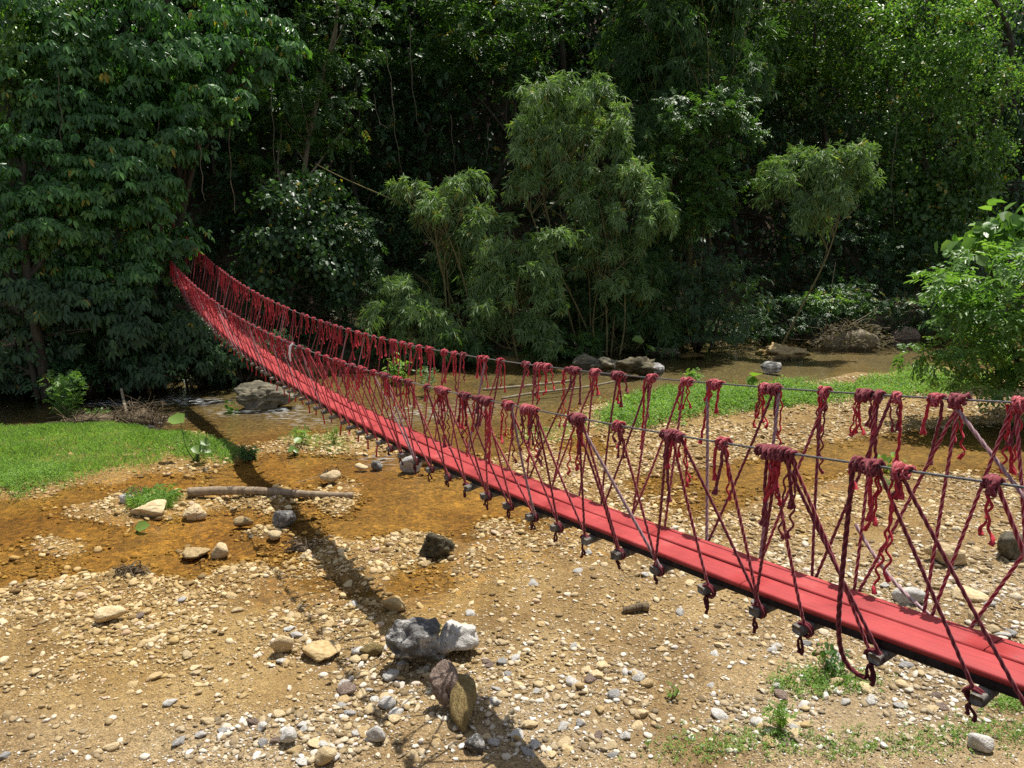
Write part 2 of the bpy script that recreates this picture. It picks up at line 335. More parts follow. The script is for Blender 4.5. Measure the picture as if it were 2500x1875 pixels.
# water: one level sheet; the bars stand out of it
yw = [];  y_ = 6.5
while y_ < 45: yw.append(y_); y_ += .012 * y_
yw = np.array(yw); uw = np.linspace(-1.05, 1.05, 320)
YY, UU = np.meshgrid(yw, uw, indexing='ij'); XX = UU * (YY + 4); ny, nx = YY.shape
I = (np.arange(ny - 1)[:, None] * nx + np.arange(nx - 1)[None]).ravel()
V = np.c_[XX.ravel(), YY.ravel(), np.zeros(XX.size)]
px_, py_ = pixmap(V[:, 0], V[:, 1])
FO = [(275, 985, 50, 5, 1.6), (330, 1046, 35, 7, 1.9), (465, 980, 70, 8, .9), (560, 1005, 60, 12, .45), (700, 1000, 50, 10, .7), (690, 1015, 40, 8, .8), (760, 1030, 60, 15, .4), (930, 1120, 40, 18, .6), (1000, 1010, 60, 22, .5), (1130, 1000, 90, 20, .5), (395, 1025, 35, 8, .8), (470, 975, 60, 6, .7)]
foam = np.zeros(len(V))
for a, b_, c, d, s_ in FO: foam += s_ * np.exp(-(((px_ - a) / c) ** 2 + ((py_ - b_) / d) ** 2))
RC = np.array([(100,980,2.2),(400,980,2.6),(650,1000,1.7),(900,1020,1.5),(1100,1030,1.3),(1300,960,.7),(1500,900,.35),(1900,880,.16),(2200,870,.16),(300,1200,.22),(700,1150,.2),(300,1300,.35),(900,1250,.5),(1900,1150,.4),(2400,1100,.25)], float)
me = np_mesh('river_water', V, np.c_[I, I + 1, I + nx + 1, I + nx], M['water'], True, {'foam': ('POINT', np.clip(foam, 0, 1)), 'ripple': ('POINT', idw(px_, py_, RC, 2.5))})
tag(link('river_water', me), kind='structure')

# ---------------------------------------------------------------- stones
def ico(level):
    bm = bmesh.new(); bmesh.ops.create_icosphere(bm, subdivisions=level, radius=1)
    v = np.array([x.co[:] for x in bm.verts]); f = np.array([[q.index for q in p.verts] for p in bm.faces]); bm.free(); return v, f
ICO = {k: ico(k) for k in (1, 2, 3, 4, 5)}
def rock_shape(level, seed, planes=10, soft=22, rough=.06, pits=0):
    g = np.random.default_rng(seed); d, f = ICO[level]
    n = g.normal(size=(planes, 3)); n /= np.linalg.norm(n, axis=1)[:, None]; dist = g.uniform(.62, 1, planes)
    dots = np.maximum(d @ n.T, .02); r = dist / dots; r = np.minimum(r, 4)
    r = -np.log(np.exp(-soft * r).sum(1) + math.exp(-soft * 1.25)) / soft
    v = d * r[:, None]
    if rough:
        k = np.array([mnoise.fractal(Vector(p * 1.6 + seed), 1.0, 2.0, 6 if level > 2 else 3) for p in d]); v *= (1 + rough * k)[:, None]
    if pits:
        k = np.array([mnoise.noise(Vector(p * 3.2 + seed * 3)) for p in d]); v *= (1 - pits * np.clip(k - .05, 0, 1))[:, None]
    v /= np.abs(v).max(0) * 1.0
    return v, f
def rock_mesh(name, level, seed, mat, **kw):
    v, f = rock_shape(level, seed, **kw); return np_mesh(name, v, f, mat, level > 3)

def px_size(p): return FPX / math.sqrt(p[0] ** 2 + p[1] ** 2 + (p[2] - CAM_H) ** 2)
def place_rock(me, px, py, w, h, depth=.8, yaw=0., tilt=0., label='', group=None, cat='rock', name='river_rock', sink=.12):
    p = on(px, py); z = float(height(p[0], p[1])); p = on(px, py, z); s_ = 1 / px_size(p)
    W, H = w * s_ / 2, h * s_ / 2
    o = link(name, me); o.scale = (W, W * depth, H); o.rotation_euler = (R(tilt), 0, R(yaw))
    o.location = (p[0], p[1] + W * depth * .75, z + H * (1 - sink)); return tag(o, label, cat, group)
SAL = [  # px, base py, w, h, depth, material, level, seed, yaw, label, kw
(1015,1655,150,130,.85,'grey_stone',5,3,10,'large dark grey boulder streaked with white, biggest rock on the near gravel',dict(pits=.3,rough=.3,planes=8,soft=30)),
(1105,1612,120,95,.9,'white_stone',4,14,-20,'pale grey white boulder leaning against the right side of the biggest grey boulder',dict(planes=8,rough=.22,soft=30,pits=.15)),
(1082,1742,74,118,.8,'pink_stone',4,5,20,'pinkish pitted rock standing left of the long olive brown rock',dict(pits=.4,rough=.16)),
(1130,1765,64,150,.75,'brown_stone',4,9,-12,'long olive brown rock lying up against the pinkish pitted rock',dict(planes=8,rough=.07)),
(1158,1845,48,48,.9,'grey_stone',3,8,0,'rounded grey cobble below the long olive brown rock',dict(soft=6)),
(1060,1368,98,66,.7,'dark_stone',4,6,5,'dark hollowed boulder on the gravel left of the bridge',dict(pits=.55,rough=.2)),
(957,1500,60,40,.8,'tan_stone',3,12,15,'tan rock at the upper right edge of the bridge shadow',{}),
(910,1606,66,28,.7,'brown_stone',3,21,0,'flat brown stone beside the left of the big grey boulder',{}),
(683,1602,56,52,.6,'cream_stone',3,31,30,'pointed cream stone alone on sand left of the bridge shadow',dict(planes=7,soft=22)),
(775,1620,90,30,.9,'tan_stone',4,17,0,'broad low tan stone half sunk beside the pointed cream stone',{}),
(845,1706,48,30,.7,'pink_stone',3,41,-35,'reddish tan slab tilted on the sand below the bridge shadow',{}),
(955,1665,46,26,.7,'white_stone',3,42,20,'white cobble just left of and below the big grey boulder',{}),
(940,1735,46,26,.6,'white_stone',3,43,5,'white oblong cobble left of the pinkish pitted rock',{}),
(918,1815,48,40,.8,'white_stone',3,44,-15,'bright white angular cobble near the bottom of the photo left of the rounded grey one',dict(planes=7)),
(700,1825,42,38,.8,'white_stone',3,45,35,'white lumpy cobble alone on dark sand near the bottom edge',{}),
(790,1874,54,40,.9,'cream_stone',3,46,0,'round cream cobble cut by the bottom edge of the photo',dict(soft=6)),
(2318,1385,92,50,.7,'cream_stone',4,47,-15,'pale cream rock with a dark hollow, right of the bridge',dict(pits=.7,rough=.2)),
(2485,1372,60,56,.8,'mossy_stone',4,48,0,'grey rock at the right edge of the photo behind a slanting rope',dict(pits=.3)),
(2225,1482,74,38,.7,'white_stone',3,49,12,'white block of stone touching the far edge of the bridge deck',dict(planes=7)),
(2372,1475,84,26,.7,'cream_stone',3,50,-8,'flat cream slab of rock to the right of the white block by the deck',{}),
(2388,1525,44,32,.8,'cream_stone',3,51,40,'small cream rock at the foot of the thick slanting rope',{}),
(2398,1838,52,34,.7,'white_stone',3,52,-30,'smooth white stone lying in the lower right corner',dict(soft=8)),
(640,1008,150,72,.7,'mossy_stone',5,53,5,'big weathered boulder standing in the stream under the bridge',dict(pits=.35,rough=.22,planes=12)),
(357,1268,90,38,.75,'cream_stone',4,54,5,'broad cream boulder below the grass tuft at the end of the log',dict(pits=.2)),
(470,1275,54,40,.8,'cream_stone',4,55,-20,'humped cream rock in shallow water below the log',dict(pits=.3,rough=.12)),
(590,1292,44,30,.8,'tan_stone',3,56,10,'cream tan rock in the water right of the humped one',{}),
(692,1292,54,48,.7,'grey_stone',4,57,25,'pointed grey rock in the shallows beside the bridge shadow',dict(planes=7)),
(665,1326,36,26,.9,'cream_stone',3,58,0,'round cream rock just below the pointed grey rock',dict(soft=6)),
(475,1372,64,32,.8,'tan_stone',4,59,0,'pitted tan rock on the lower edge of the orange shallows',dict(pits=.3)),
(533,1368,54,36,.8,'cream_stone',3,60,-25,'smooth cream rock beside the pitted tan one in the shallows',{}),
(305,1232,34,26,.8,'white_stone',3,61,0,'small white rock left of the grass tuft',{}),
(1003,1160,58,48,.7,'white_stone',4,62,15,'white pyramid shaped rock just under the near edge of the bridge',dict(planes=6,soft=20)),
(920,1150,30,28,.8,'grey_stone',3,63,0,'small grey cobble standing in water left of the white pyramid rock',{}),
(880,1152,34,20,.8,'cream_stone',3,64,0,'low cream stone in the orange water left of the small grey cobble',{}),
(1040,1138,40,28,.8,'tan_stone',3,65,0,'tan cobble right of the white pyramid rock beneath the bridge',{}),
(805,1186,52,36,.8,'cream_stone',3,66,20,'cream rock holding a clump of dry debris at the right of the log',{}),
(257,1528,64,36,.8,'cream_stone',3,67,0,'largest cream stone on the gravel at lower left',{}),
(1925,882,118,42,.6,'tan_stone',4,68,0,'pale ridged boulder on the edge of the far pool',dict(rough=.45,pits=.4)),
(1892,912,62,32,.7,'grey_stone',3,69,15,'dark wedge of rock in the far pool below the ridged boulder',dict(planes=7)),
(1690,880,70,20,.7,'tan_stone',3,70,0,'flat tan rock at the waterline of the far bank',{}),
(1862,870,40,16,.8,'tan_stone',3,71,0,'small low tan rock left of the ridged boulder',{}),
(1978,848,30,16,.8,'cream_stone',3,72,0,'little pale stone above the ridged boulder',{}),
(2150,832,115,72,.7,'dark_stone',4,73,-10,'large dark boulder on the far bank beside the pile of dead leaves',dict(rough=.18,pits=.2)),
(2215,840,66,40,.7,'pink_stone',4,74,10,'reddish boulder right of the large dark one on the far bank',{}),
(1560,925,120,56,.7,'dark_stone',4,75,10,'dark grey rock mass at the foot of the far bank',dict(rough=.5,pits=.4,soft=30)),
(1488,915,96,44,.7,'mossy_stone',4,76,0,'left end of the rocks along the far bank',dict(rough=.5,pits=.4,soft=30)),
(1600,922,52,42,.8,'grey_stone',3,77,30,'squarish grey rock at the right of the far bank rocks',{}),
(1625,880,84,40,.7,'mossy_stone',4,78,0,'brown boulder above the squarish grey rock',dict(rough=.5,pits=.4,soft=30)),
(1430,905,80,42,.7,'mossy_stone',4,79,0,'low mossy boulder left of the dark grey rocks on the bank',{}),
]
for k, (px, py, w_, h_, dp, mt, lv, sd, yaw, lab, kw) in enumerate(SAL):
    me = rock_mesh('river_rock', lv, sd, M[mt], **kw)
    o = place_rock(me, px, py, w_, h_, dp, yaw, label=lab)
    if k == 3: o.rotation_euler = (R(-52), R(-14), R(-10)); o.location.z -= .10
    if k == 2: o.rotation_euler = (R(-25), R(5), R(20))

DEN = np.array([(300,1440,1.5),(600,1500,1.2),(120,1500,1.5),(450,1560,1.1),(150,1620,.5),(300,1700,.2),(700,1720,.3),(50,1750,.4),(600,1800,.7),(100,1860,.7),(850,1840,1.2),(1000,1780,1.0),(1250,1800,1.0),(1200,1650,.8),(1300,1500,.22),(1150,1450,.15),(1500,1480,.25),(1700,1600,.35),(1500,1700,.7),(1800,1780,1.),(2200,1680,1.2),(2450,1620,1.),(2300,1830,.9),(2200,1450,.7),(2000,1500,.5),(800,1350,1.1),(700,1480,.7),(1000,1320,1.1),(1150,1300,1.0),(1300,1280,.7),(1400,1350,.5),(1500,1230,1.3),(1700,1270,1.0),(1400,1160,1.3),(1600,1130,1.4),(1800,1080,1.3),(2000,1250,.9),(2300,1300,.8),(1250,1150,1.3),(1900,1180,.5),(2200,1100,.3),(2400,960,1.2),(2100,1020,.9),(2450,1200,.7),(850,1090,1.4),(500,1125,1.),(300,1235,1.5),(600,1250,1.4),(800,1240,1.4),(200,1310,.35),(500,1300,.3),(300,1190,.15),(700,1145,.15),(1000,1240,.5),(1100,1190,.9),(150,1100,.1),(1700,1000,.15),(0,1350,.5)], float)
def scatter(n, y0, y1, smin, smax, power, drymin, gam=1.3, seed=1):
    g = np.random.default_rng(seed); out = []
    while sum(len(o) for o in out) < n:
        m = n * 3; y = np.sqrt(g.uniform(y0 ** 2, y1 ** 2, m)); x = g.uniform(-.74, .74, m) * y
        px, py = pixmap(x, y); d = idw(px, py, DEN) ** gam * np.clip(1 + 3.2 * fbm(x, y, 1.1, 77, 3), .05, 2.4)
        z = height(x, y); k = (g.uniform(0, 1.7, m) < d) & (z > drymin) & (y < bank_y(x) - .1)
        s = smin + (smax - smin) * g.uniform(0, 1, m) ** power
        out.append(np.c_[x, y, z, s, idw(px, py, ZC)][k])
    return np.concatenate(out)[:n]
def rot_rand(n, g, tilt=.35):
    a = g.uniform(0, 2 * np.pi, n); b_ = g.normal(0, tilt, n); c = g.normal(0, tilt, n)
    ca, sa, cb, sb, cc, sc2 = np.cos(a), np.sin(a), np.cos(b_), np.sin(b_), np.cos(c), np.sin(c)
    Rz = np.zeros((n, 3, 3)); Rz[:, 0, 0] = ca; Rz[:, 0, 1] = -sa; Rz[:, 1, 0] = sa; Rz[:, 1, 1] = ca; Rz[:, 2, 2] = 1
    Ry = np.zeros((n, 3, 3)); Ry[:, 0, 0] = cb; Ry[:, 0, 2] = sb; Ry[:, 2, 0] = -sb; Ry[:, 2, 2] = cb; Ry[:, 1, 1] = 1
    Rx = np.zeros((n, 3, 3)); Rx[:, 1, 1] = cc; Rx[:, 1, 2] = -sc2; Rx[:, 2, 1] = sc2; Rx[:, 2, 2] = cc; Rx[:, 0, 0] = 1
    return Rz @ Ry @ Rx
def stones_mesh(S, level, nshape, seed):
    g = np.random.default_rng(seed); Vs = []; Fs = []; T = []; Z = []; WT = []; off = 0
    which = g.integers(0, nshape, len(S))
    for k in range(nshape):
        v, f = rock_shape(level, seed * 50 + k, planes=8, soft=30, rough=.05); Q = S[which == k]; n = len(Q)
        if n == 0: continue
        scl = np.c_[g.uniform(.75, 1.25, n), g.uniform(.6, 1., n), g.uniform(.3, .62, n)] * Q[:, 3:4] / 2
        W = (v[None] * scl[:, None]) @ np.transpose(rot_rand(n, g, .25), (0, 2, 1)); W += Q[:, None, :3]; W[:, :, 2] += scl[:, 2:3] * g.uniform(.1, .6, n)[:, None]
        Vs.append(W.reshape(-1, 3)); Fs.append((f[None] + (np.arange(n) * len(v))[:, None, None]).reshape(-1, 3) + off); off += n * len(v)
        T.append(np.repeat(g.uniform(0, 1, n), len(f))); WT.append(np.repeat(sstep(.012, -.012, Q[:, 2] + Q[:, 3] * .18), len(f))); Z.append(np.repeat(np.clip(Q[:, 4] + g.normal(0, .15, n), 0, 1), len(f)))
    return np.concatenate(Vs), np.concatenate(Fs), np.concatenate(T), np.concatenate(Z), np.concatenate(WT)
SC_big = scatter(7000, 6.8, 28, .075, .19, 1.9, -.045, 1.2, 5)
SC_mid = scatter(46000, 6.8, 28, .035, .11, 2.0, -.045, 1.0, 6)
SC_small = scatter(80000, 6.5, 17, .012, .04, 1.5, -.03, .55, 7)
szpx = SC_big[:, 3] * FPX / np.sqrt(SC_big[:, 0] ** 2 + SC_big[:, 1] ** 2 + CAM_H ** 2)
order = np.argsort(-szpx); own = SC_big[order[:235]]; rest = SC_big[order[235:]]
parts = [stones_mesh(rest, 2, 10, 3), stones_mesh(SC_mid, 2, 8, 4), stones_mesh(SC_small, 1, 8, 5)]
off = 0; Vs = []; Fs = []
for v, f, t, z, wt in parts: Vs.append(v); Fs.append(f + off); off += len(v)
me = np_mesh('gravel', np.concatenate(Vs), np.concatenate(Fs), M['gravel'], False, {'tint': ('FACE', np.concatenate([p[2] for p in parts])), 'zone': ('FACE', np.concatenate([p[3] for p in parts])), 'wet': ('FACE', np.concatenate([p[4] for p in parts]))})
tag(link('gravel', me), 'loose cream and grey gravel strewn over the whole dry riverbed', kind='stuff')
STONE_MATS = ['white_stone', 'cream_stone', 'tan_stone', 'grey_cobble', 'pink_stone']
PROTO = {mt: [rock_mesh('cobble', 3, 500 + 37 * i + 7 * j, M[mt], planes=8, soft=26, rough=.12) for j in range(5)] for i, mt in enumerate(STONE_MATS)}
CNAME = dict(white_stone='white', cream_stone='cream', tan_stone='tan', grey_cobble='grey', pink_stone='pinkish brown')
g = np.random.default_rng(99)
for x, y, z, s, zn in own:
    px, py = pix(x, y, z)
    pr = (.46, .30, .12, .07, .05) if zn > .5 else ((.04, .56, .34, .02, .04) if zn < .2 else (.2, .5, .23, .03, .04))
    mt = STONE_MATS[g.choice(5, p=pr)]; c = CNAME[mt]
    o = link('cobble', PROTO[mt][g.integers(0, 5)]); sx, sy, sz = s / 2 * g.uniform(.8, 1.25), s / 2 * g.uniform(.65, 1), s / 2 * g.uniform(.34, .6)
    o.scale = (sx, sy, sz); o.rotation_euler = (g.normal(0, .2), g.normal(0, .2), g.uniform(0, 6.28)); o.location = (x, y, z + sz * g.uniform(.15, .55))
    beyond = px > 900 and py < 1000 + (px - 850) * .4
    if z < .012: zn_, gp = 'sitting in the shallow orange stream water', 'cobbles in the shallow stream'
    elif beyond: zn_, gp = 'on the dry gravel bar behind the bridge', 'cobbles behind the bridge'
    elif py > 1680 and px > 1250: zn_, gp = 'among the grey gravel at the bottom right in front of the bridge', 'cobbles at the bottom right'
    elif py > 1680: zn_, gp = 'on the grey gravel along the bottom left of the photo', 'cobbles at the bottom left'
    elif px > 900: zn_, gp = 'on the sandy flat in front of the bridge', 'cobbles on the sand before the bridge'
    else: zn_, gp = 'strewn over the ochre gravel at the left below the stream', 'cobbles on the left gravel bar'
    tag(o, f'{c} cobble {zn_}', 'stone', f'{c} {gp}')

# ---------------------------------------------------------------- the bridge
K = 1.1; PHI = .5399
BD = np.array([-math.sin(PHI), math.cos(PHI), 0]); BN = np.array([math.cos(PHI), math.sin(PHI), 0])
def deck_z(s):
    t = s / 10; return K * (-1.502 - 1.6143 * t + .5906 * t ** 2 - .0435 * t ** 3 + .0076 * t ** 4) + CAM_H
def tilt(s): return min(.0564 + .0434 * s / 10, .17)
DW, BL, RR = .3907 * K, .56 * K, .5248 * K
def bpt(s, off=0., dz=0.):               # s runs along the bridge, off across it (minus: the near, left side)
    p = np.array([4.5545 * K, 0, 0]) + BD * s * K + BN * off
    p[2] = deck_z(s) + tilt(s) * off + dz; return p
def rail(s, side):
    t = s / 10 - 1
    h = (.9999 - .0562 * t + .047 * t * t) if side < 0 else (1.0663 - .157 * t + .0569 * t * t)
    return bpt(s, side * RR, 0) + np.array([0, 0, K * h])
brg = np.random.default_rng(11)
BR = thing('rope_bridge', 'long red plank footbridge hung on rope laced handrails across the stream', 'footbridge', bpt(17) * np.array([1, 1, 0]))
BR0 = np.array(BR.location)

def tube(P, rad, sides=6, lobes=0, pitch=.06, tone0=.5, flare=None, lift=.0):
    """a tube along P; lobes > 0 lays it up like a three-strand rope"""
    P = np.asarray(P, float); n = len(P)
    T = np.gradient(P, axis=0); T /= np.linalg.norm(T, axis=1)[:, None] + 1e-9
    ref = np.array([.31, .22, .92]); 
    if abs(T[n // 2] @ ref) > .85: ref = np.array([.9, -.3, .1])
    A = np.cross(T, ref); A /= np.linalg.norm(A, axis=1)[:, None] + 1e-9; B = np.cross(T, A)
    L = np.r_[0, np.cumsum(np.linalg.norm(np.diff(P, axis=0), axis=1))]
    a = np.linspace(0, 2 * np.pi, sides, endpoint=False)
    r = np.full((n, sides), 1.0) * (np.asarray(rad, float)[:, None] if np.ndim(rad) else rad)
    tone = np.full((n, sides), tone0)
    if lobes:
        ph = lobes * (a[None] - (2 * np.pi / pitch / lobes) * L[:, None] * 1.0)
        cph = np.cos(ph); r = r * (1 + .17 * cph); tone = np.clip(tone0 + .34 * cph, 0, 1)  # crests paler and grooves darker: highlight and shade put into the tone
    V = P[:, None] + r[:, :, None] * (np.cos(a)[None, :, None] * A[:, None] + np.sin(a)[None, :, None] * B[:, None])
    i = np.arange(n - 1)[:, None] * sides; j = np.arange(sides)[None]; jn = (j + 1) % sides
    F = np.stack([i + j, i + jn, i + sides + jn, i + sides + j], -1).reshape(-1, 4)
    return V.reshape(-1, 3), F, tone.ravel()
def join(parts):
    off = 0; Vs, Fs, Ts = [], [], []
    for v, f, t in parts: Vs.append(v); Fs.append(f + off); Ts.append(t); off += len(v)
    return np.concatenate(Vs), np.concatenate(Fs), np.concatenate(Ts)
def bpart(name, parts, mat, parent=None, smooth=True):
    v, f, t = join(parts)
    return link(name, np_mesh(name, v - BR0, f, mat, smooth, {'tone': ('POINT', t)}), parent or BR)
def seg(a, b, n, sag=0., side=0.):
    u = np.linspace(0, 1, n)[:, None]; P = a + (b - a) * u
    P[:, 2] -= sag * 4 * (u[:, 0] * (1 - u[:, 0])); P += BN * (side * np.sin(u * np.pi)); return P
def lod(s):                              # sides, lobes, ring spacing
    return (10, 3, .011) if s < 7.6 else ((8, 3, .017) if s < 11 else ((6, 0, .06) if s < 17 else (4, 0, .15)))
def rope(a, b, s, rad=.0125, sag=.01, side=0., tone0=.45):
    sd, lb, sp = lod(s); n = max(4, int(np.linalg.norm(b - a) / sp)); return tube(seg(a, b, n, sag, side), rad * (1 if s < 12 else .85), sd, lb, .065, tone0)
def box_along(a, b, up, wid, hgt):       # a beam from a to b
    a, b, up = (np.asarray(q, float) for q in (a, b, up)); t = (b - a) / np.linalg.norm(b - a); n = np.cross(t, up); n /= np.linalg.norm(n); up = np.cross(n, t)
    c = min(wid, hgt) * .12; prof = [(-1, -1, c, 0), (-1, -1, 0, c), (-1, 1, 0, -c), (-1, 1, c, 0), (1, 1, -c, 0), (1, 1, 0, -c), (1, -1, 0, c), (1, -1, -c, 0)]
    q = [(x * wid / 2 + dx, y * hgt / 2 + dy) for x, y, dx, dy in prof]
    V = []
    for e, k in ((a, .93), (a + t * c, 1), (b - t * c, 1), (b, .93)): V += [e + n * x * k + up * y * k for x, y in q]
    F = [[r * 8 + i, r * 8 + (i + 1) % 8, (r + 1) * 8 + (i + 1) % 8, (r + 1) * 8 + i] for r in range(3) for i in range(8)]
    for r in (0, 24): F += [[r, r + 1, r + 2, r + 3], [r, r + 3, r + 4, r + 7], [r + 4, r + 5, r + 6, r + 7]]
    return np.array(V), np.array(F), np.full(32, .5)

# deck boards: two rows side by side, sagging with the bridge
def board(s0, s1, o0, o1, th=.034):
    n = max(6, int((s1 - s0) * 8)); V = []; U = []; W_ = []
    ov = np.array([0, .08, .5, .92, 1]); 
    for s in np.linspace(s0, s1, n):
        wob = .006 * math.sin(s * 2.3 + o0 * 9)
        for j, v in enumerate(ov):
            o = o0 + (o1 - o0) * v + wob; V.append(bpt(s, o, -.004 if j in (0, 4) else 0)); U.append(s); W_.append(o)
        for v in (1, 0):
            V.append(bpt(s, o0 + (o1 - o0) * v + wob, -th)); U.append(s); W_.append(o)
    F = []
    for i in range(n - 1):
        for j in range(7): a, b_ = i * 7 + j, i * 7 + (j + 1) % 7; F.append([a, b_, b_ + 7, a + 7])
    e = (n - 1) * 7
    for r in (0, e): F += [[r, r + 1, r + 5, r + 6], [r + 1, r + 2, r + 3, r + 5], [r + 3, r + 4, r + 5, r + 5 - 0]]
    F = [f for f in F if len(set(f)) == 4]
    return np.array(V), np.array(F), np.array(U), np.array(W_)
for row, cuts in ((-1, (1.6, 3.4, 5.62, 7.95, 10.3, 12.5, 14.9, 17.2, 19.4, 21.6, 23.9, 26.2, 28.4, 30.6, 32.8, 35.4)), (1, (1.6, 4.2, 6.75, 9.0, 11.4, 13.6, 15.9, 18.3, 20.4, 22.8, 25.1, 27.3, 29.6, 31.7, 33.6, 35.4))):
    for a, b_ in zip(cuts, cuts[1:]):
        o0, o1 = (-DW / 2, -.012) if row < 0 else (.012, DW / 2)
        v, f, u, w_ = board(a + .003, b_ - .003, o0, o1)
        o = link('deck_plank', np_mesh('deck_plank', v - BR0, f, M['plank'], False, {'along': ('POINT', u), 'across': ('POINT', w_)}), BR)
for off in (-DW / 2 + .035, 0, DW / 2 - .035):  # middle one is added, a black strip that darkens the gap between boards
    sS = np.arange(1.6, 35.5, .3); P = [bpt(s, off, -.067) for s in sS]; prts = []
    for a, b_ in zip(P[::2], P[2::2]): prts.append(box_along(a, b_ + (b_ - a) * .002, (0, 0, 1), .05, .058))
    bpart('stringer', prts, M['stringer'], smooth=False)

BEAM_S = [2.0, 2.55, 3.05, 3.58, 4.1, 4.63, 5.08, 5.43, 5.86, 6.37, 6.82, 7.27, 7.67, 8.07, 8.51, 8.95, 9.42, 9.87, 10.32, 10.76, 11.2, 11.58, 12.0, 12.36, 12.74, 13.12, 13.5, 13.96, 14.42, 14.78, 15.2, 15.6, 16.0, 16.4, 16.8, 17.25, 17.78, 18.2, 18.55, 18.95, 19.4, 19.89, 20.29, 20.7, 21.15, 21.61]
while BEAM_S[-1] < 35: BEAM_S.append(BEAM_S[-1] + brg.uniform(.4, .52))
for s in BEAM_S:
    yaw = brg.normal(0, .03); e = brg.normal(0, .012, 2)
    a = bpt(s + yaw, -BL / 2 + e[0], -.128); b_ = bpt(s - yaw, BL / 2 + e[1], -.128)
    cb = bpart('crossbeam', [box_along(a, b_, (0, 0, 1), .078 + brg.normal(0, .006), .062)], M['beam'], smooth=False)
    for sgn in (-1, 1):
        if s < 12:                                           # two turns of rope round each beam end, and its loose ends
            th = np.linspace(0, 2 * np.pi * 2.1, 44); c0 = bpt(s, sgn * (BL / 2 - .03), -.128)
            P = np.array([c0 + BD * .050 * np.cos(t) + np.array([0, 0, .044 * np.sin(t)]) - BN * sgn * .024 * t / 6.28 for t in th])
            bpart('rope_lashing', [tube(P, .0105, 6, 0, .06, .25)], M['rope_maroon'], cb)
            k0 = bpt(s, sgn * (BL / 2 - .03), -.165)
            for q in range(brg.integers(2, 4)):
                ln = brg.uniform(.05, .15); dx = brg.normal(0, .022); u = np.linspace(0, 1, 7)
                P = np.array([k0 + BD * (dx * t + .012 * math.sin(5 * t + q)) + BN * (brg.normal(0, .004) + .01 * (q - 1)) + np.array([0, 0, -ln * t]) for t in u])
                bpart('rope_end', [tube(P, .008 + .006 * u ** 2, 5, 0, .06, .15)], M['rope_maroon'], cb)
        elif s < 24:
            k0 = bpt(s, sgn * (BL / 2 - .03), -.15); ln = brg.uniform(.06, .2)
            bpart('rope_end', [tube(seg(k0, k0 + np.array([brg.normal(0, .02), brg.normal(0, .02), -ln]), 4), np.array([.012, .014, .012, .018]), 5, 0, .06, .4)], M['tassel'], cb)

# handrail cables
for side in (-1, 1):
    P1 = np.array([rail(s, side) for s in np.arange(1.2, 9, .012)]); P2 = np.array([rail(s, side) for s in np.arange(8.988, 36.2, .12)])
    bpart('handrail_cable', [tube(P1, .0066, 7, 3, .05, .45), tube(P2, .007, 5, 0, .05, .8)], M['cable'])

KNOTS = {-1: [(2.3, .2), (2.9, .15), (3.5, .25), (4.0, .1), (4.4, .12), (4.59, .2), (5.14, .33), (5.53, .10), (5.97, .25), (6.52, .1), (7.01, .24), (7.7, .32), (8.05, .18), (8.53, .42), (8.87, .21), (9.39, .37), (9.76, .13), (10.26, .28), (10.58, .25), (10.98, .34), (11.35, .2), (11.75, .3), (12.14, .23), (12.49, .2), (12.78, .25)],
         1: [(2.4, .2), (3.0, .2), (3.6, .15), (4.1, .1), (4.42, .10), (4.75, .14), (4.88, .12), (5.13, .06), (5.24, .08), (5.34, .14), (5.64, .10), (6.05, .13), (6.15, .1), (6.64, .2), (6.94, .15), (7.38, .13), (7.84, .21), (8.19, .14), (8.56, .3), (9.03, .15), (9.19, .15), (9.45, .15), (10.01, .13), (10.43, .31), (10.94, .14), (11.2, .17), (11.48, .2), (11.96, .3), (12.29, .2), (12.6, .15), (12.9, .2)]}
for side in (-1, 1):
    s = 13.25
    while s < 35.6: KNOTS[side].append((s, brg.uniform(.12, .32))); s += brg.uniform(.3, .56)
for side in (-1, 1): KNOTS[side].sort()

# suspender ropes from the rails to the ends of the crossbeams
ROPES = []
for side in (-1, 1):
    ks = np.array([k[0] for k in KNOTS[side]]); kw_ = np.array([k[1] for k in KNOTS[side]])
    for i, s in enumerate(BEAM_S):
        if side < 0 and 3.6 < s < 7.4: continue
        wants = ([.08, .5] + ([-.3] if brg.uniform() < .3 else [])) if side < 0 else ([.18] + ([-.32] if brg.uniform() < .5 else []))
        used_k = set()
        for wv in wants:
            k = int(np.argmin(np.abs(ks - (s + wv))))
            if k in used_k: continue
            used_k.add(k); st = ks[k] + brg.uniform(-.4, .4) * kw_[k]
            ROPES.append((side, st, s + brg.uniform(-.03, .03), brg.uniform()))
ROPES += [(-1, st, sb, u) for st, sb, u in ((4.42, 3.86, .7), (4.53, 4.1, .65), (5.05, 4.66, .1), (5.1, 4.6, .62), (5.17, 5.08, .3), (5.12, 5.45, .7), (5.53, 5.42, .2), (5.9, 5.4, .88), (5.97, 5.86, .15), (6.02, 6.4, .68), (6.52, 6.37, .1), (7.02, 6.34, .93), (6.96, 6.82, .3), (7.06, 6.84, .87), (7.0, 7.27, .64), (7.62, 7.25, .2))]
ROPES += [(1, 4.80, 3.45, .9), (1, 3.95, 4.42, .2)]
ROPES.sort(key=lambda r: r[2])
bulk = {}
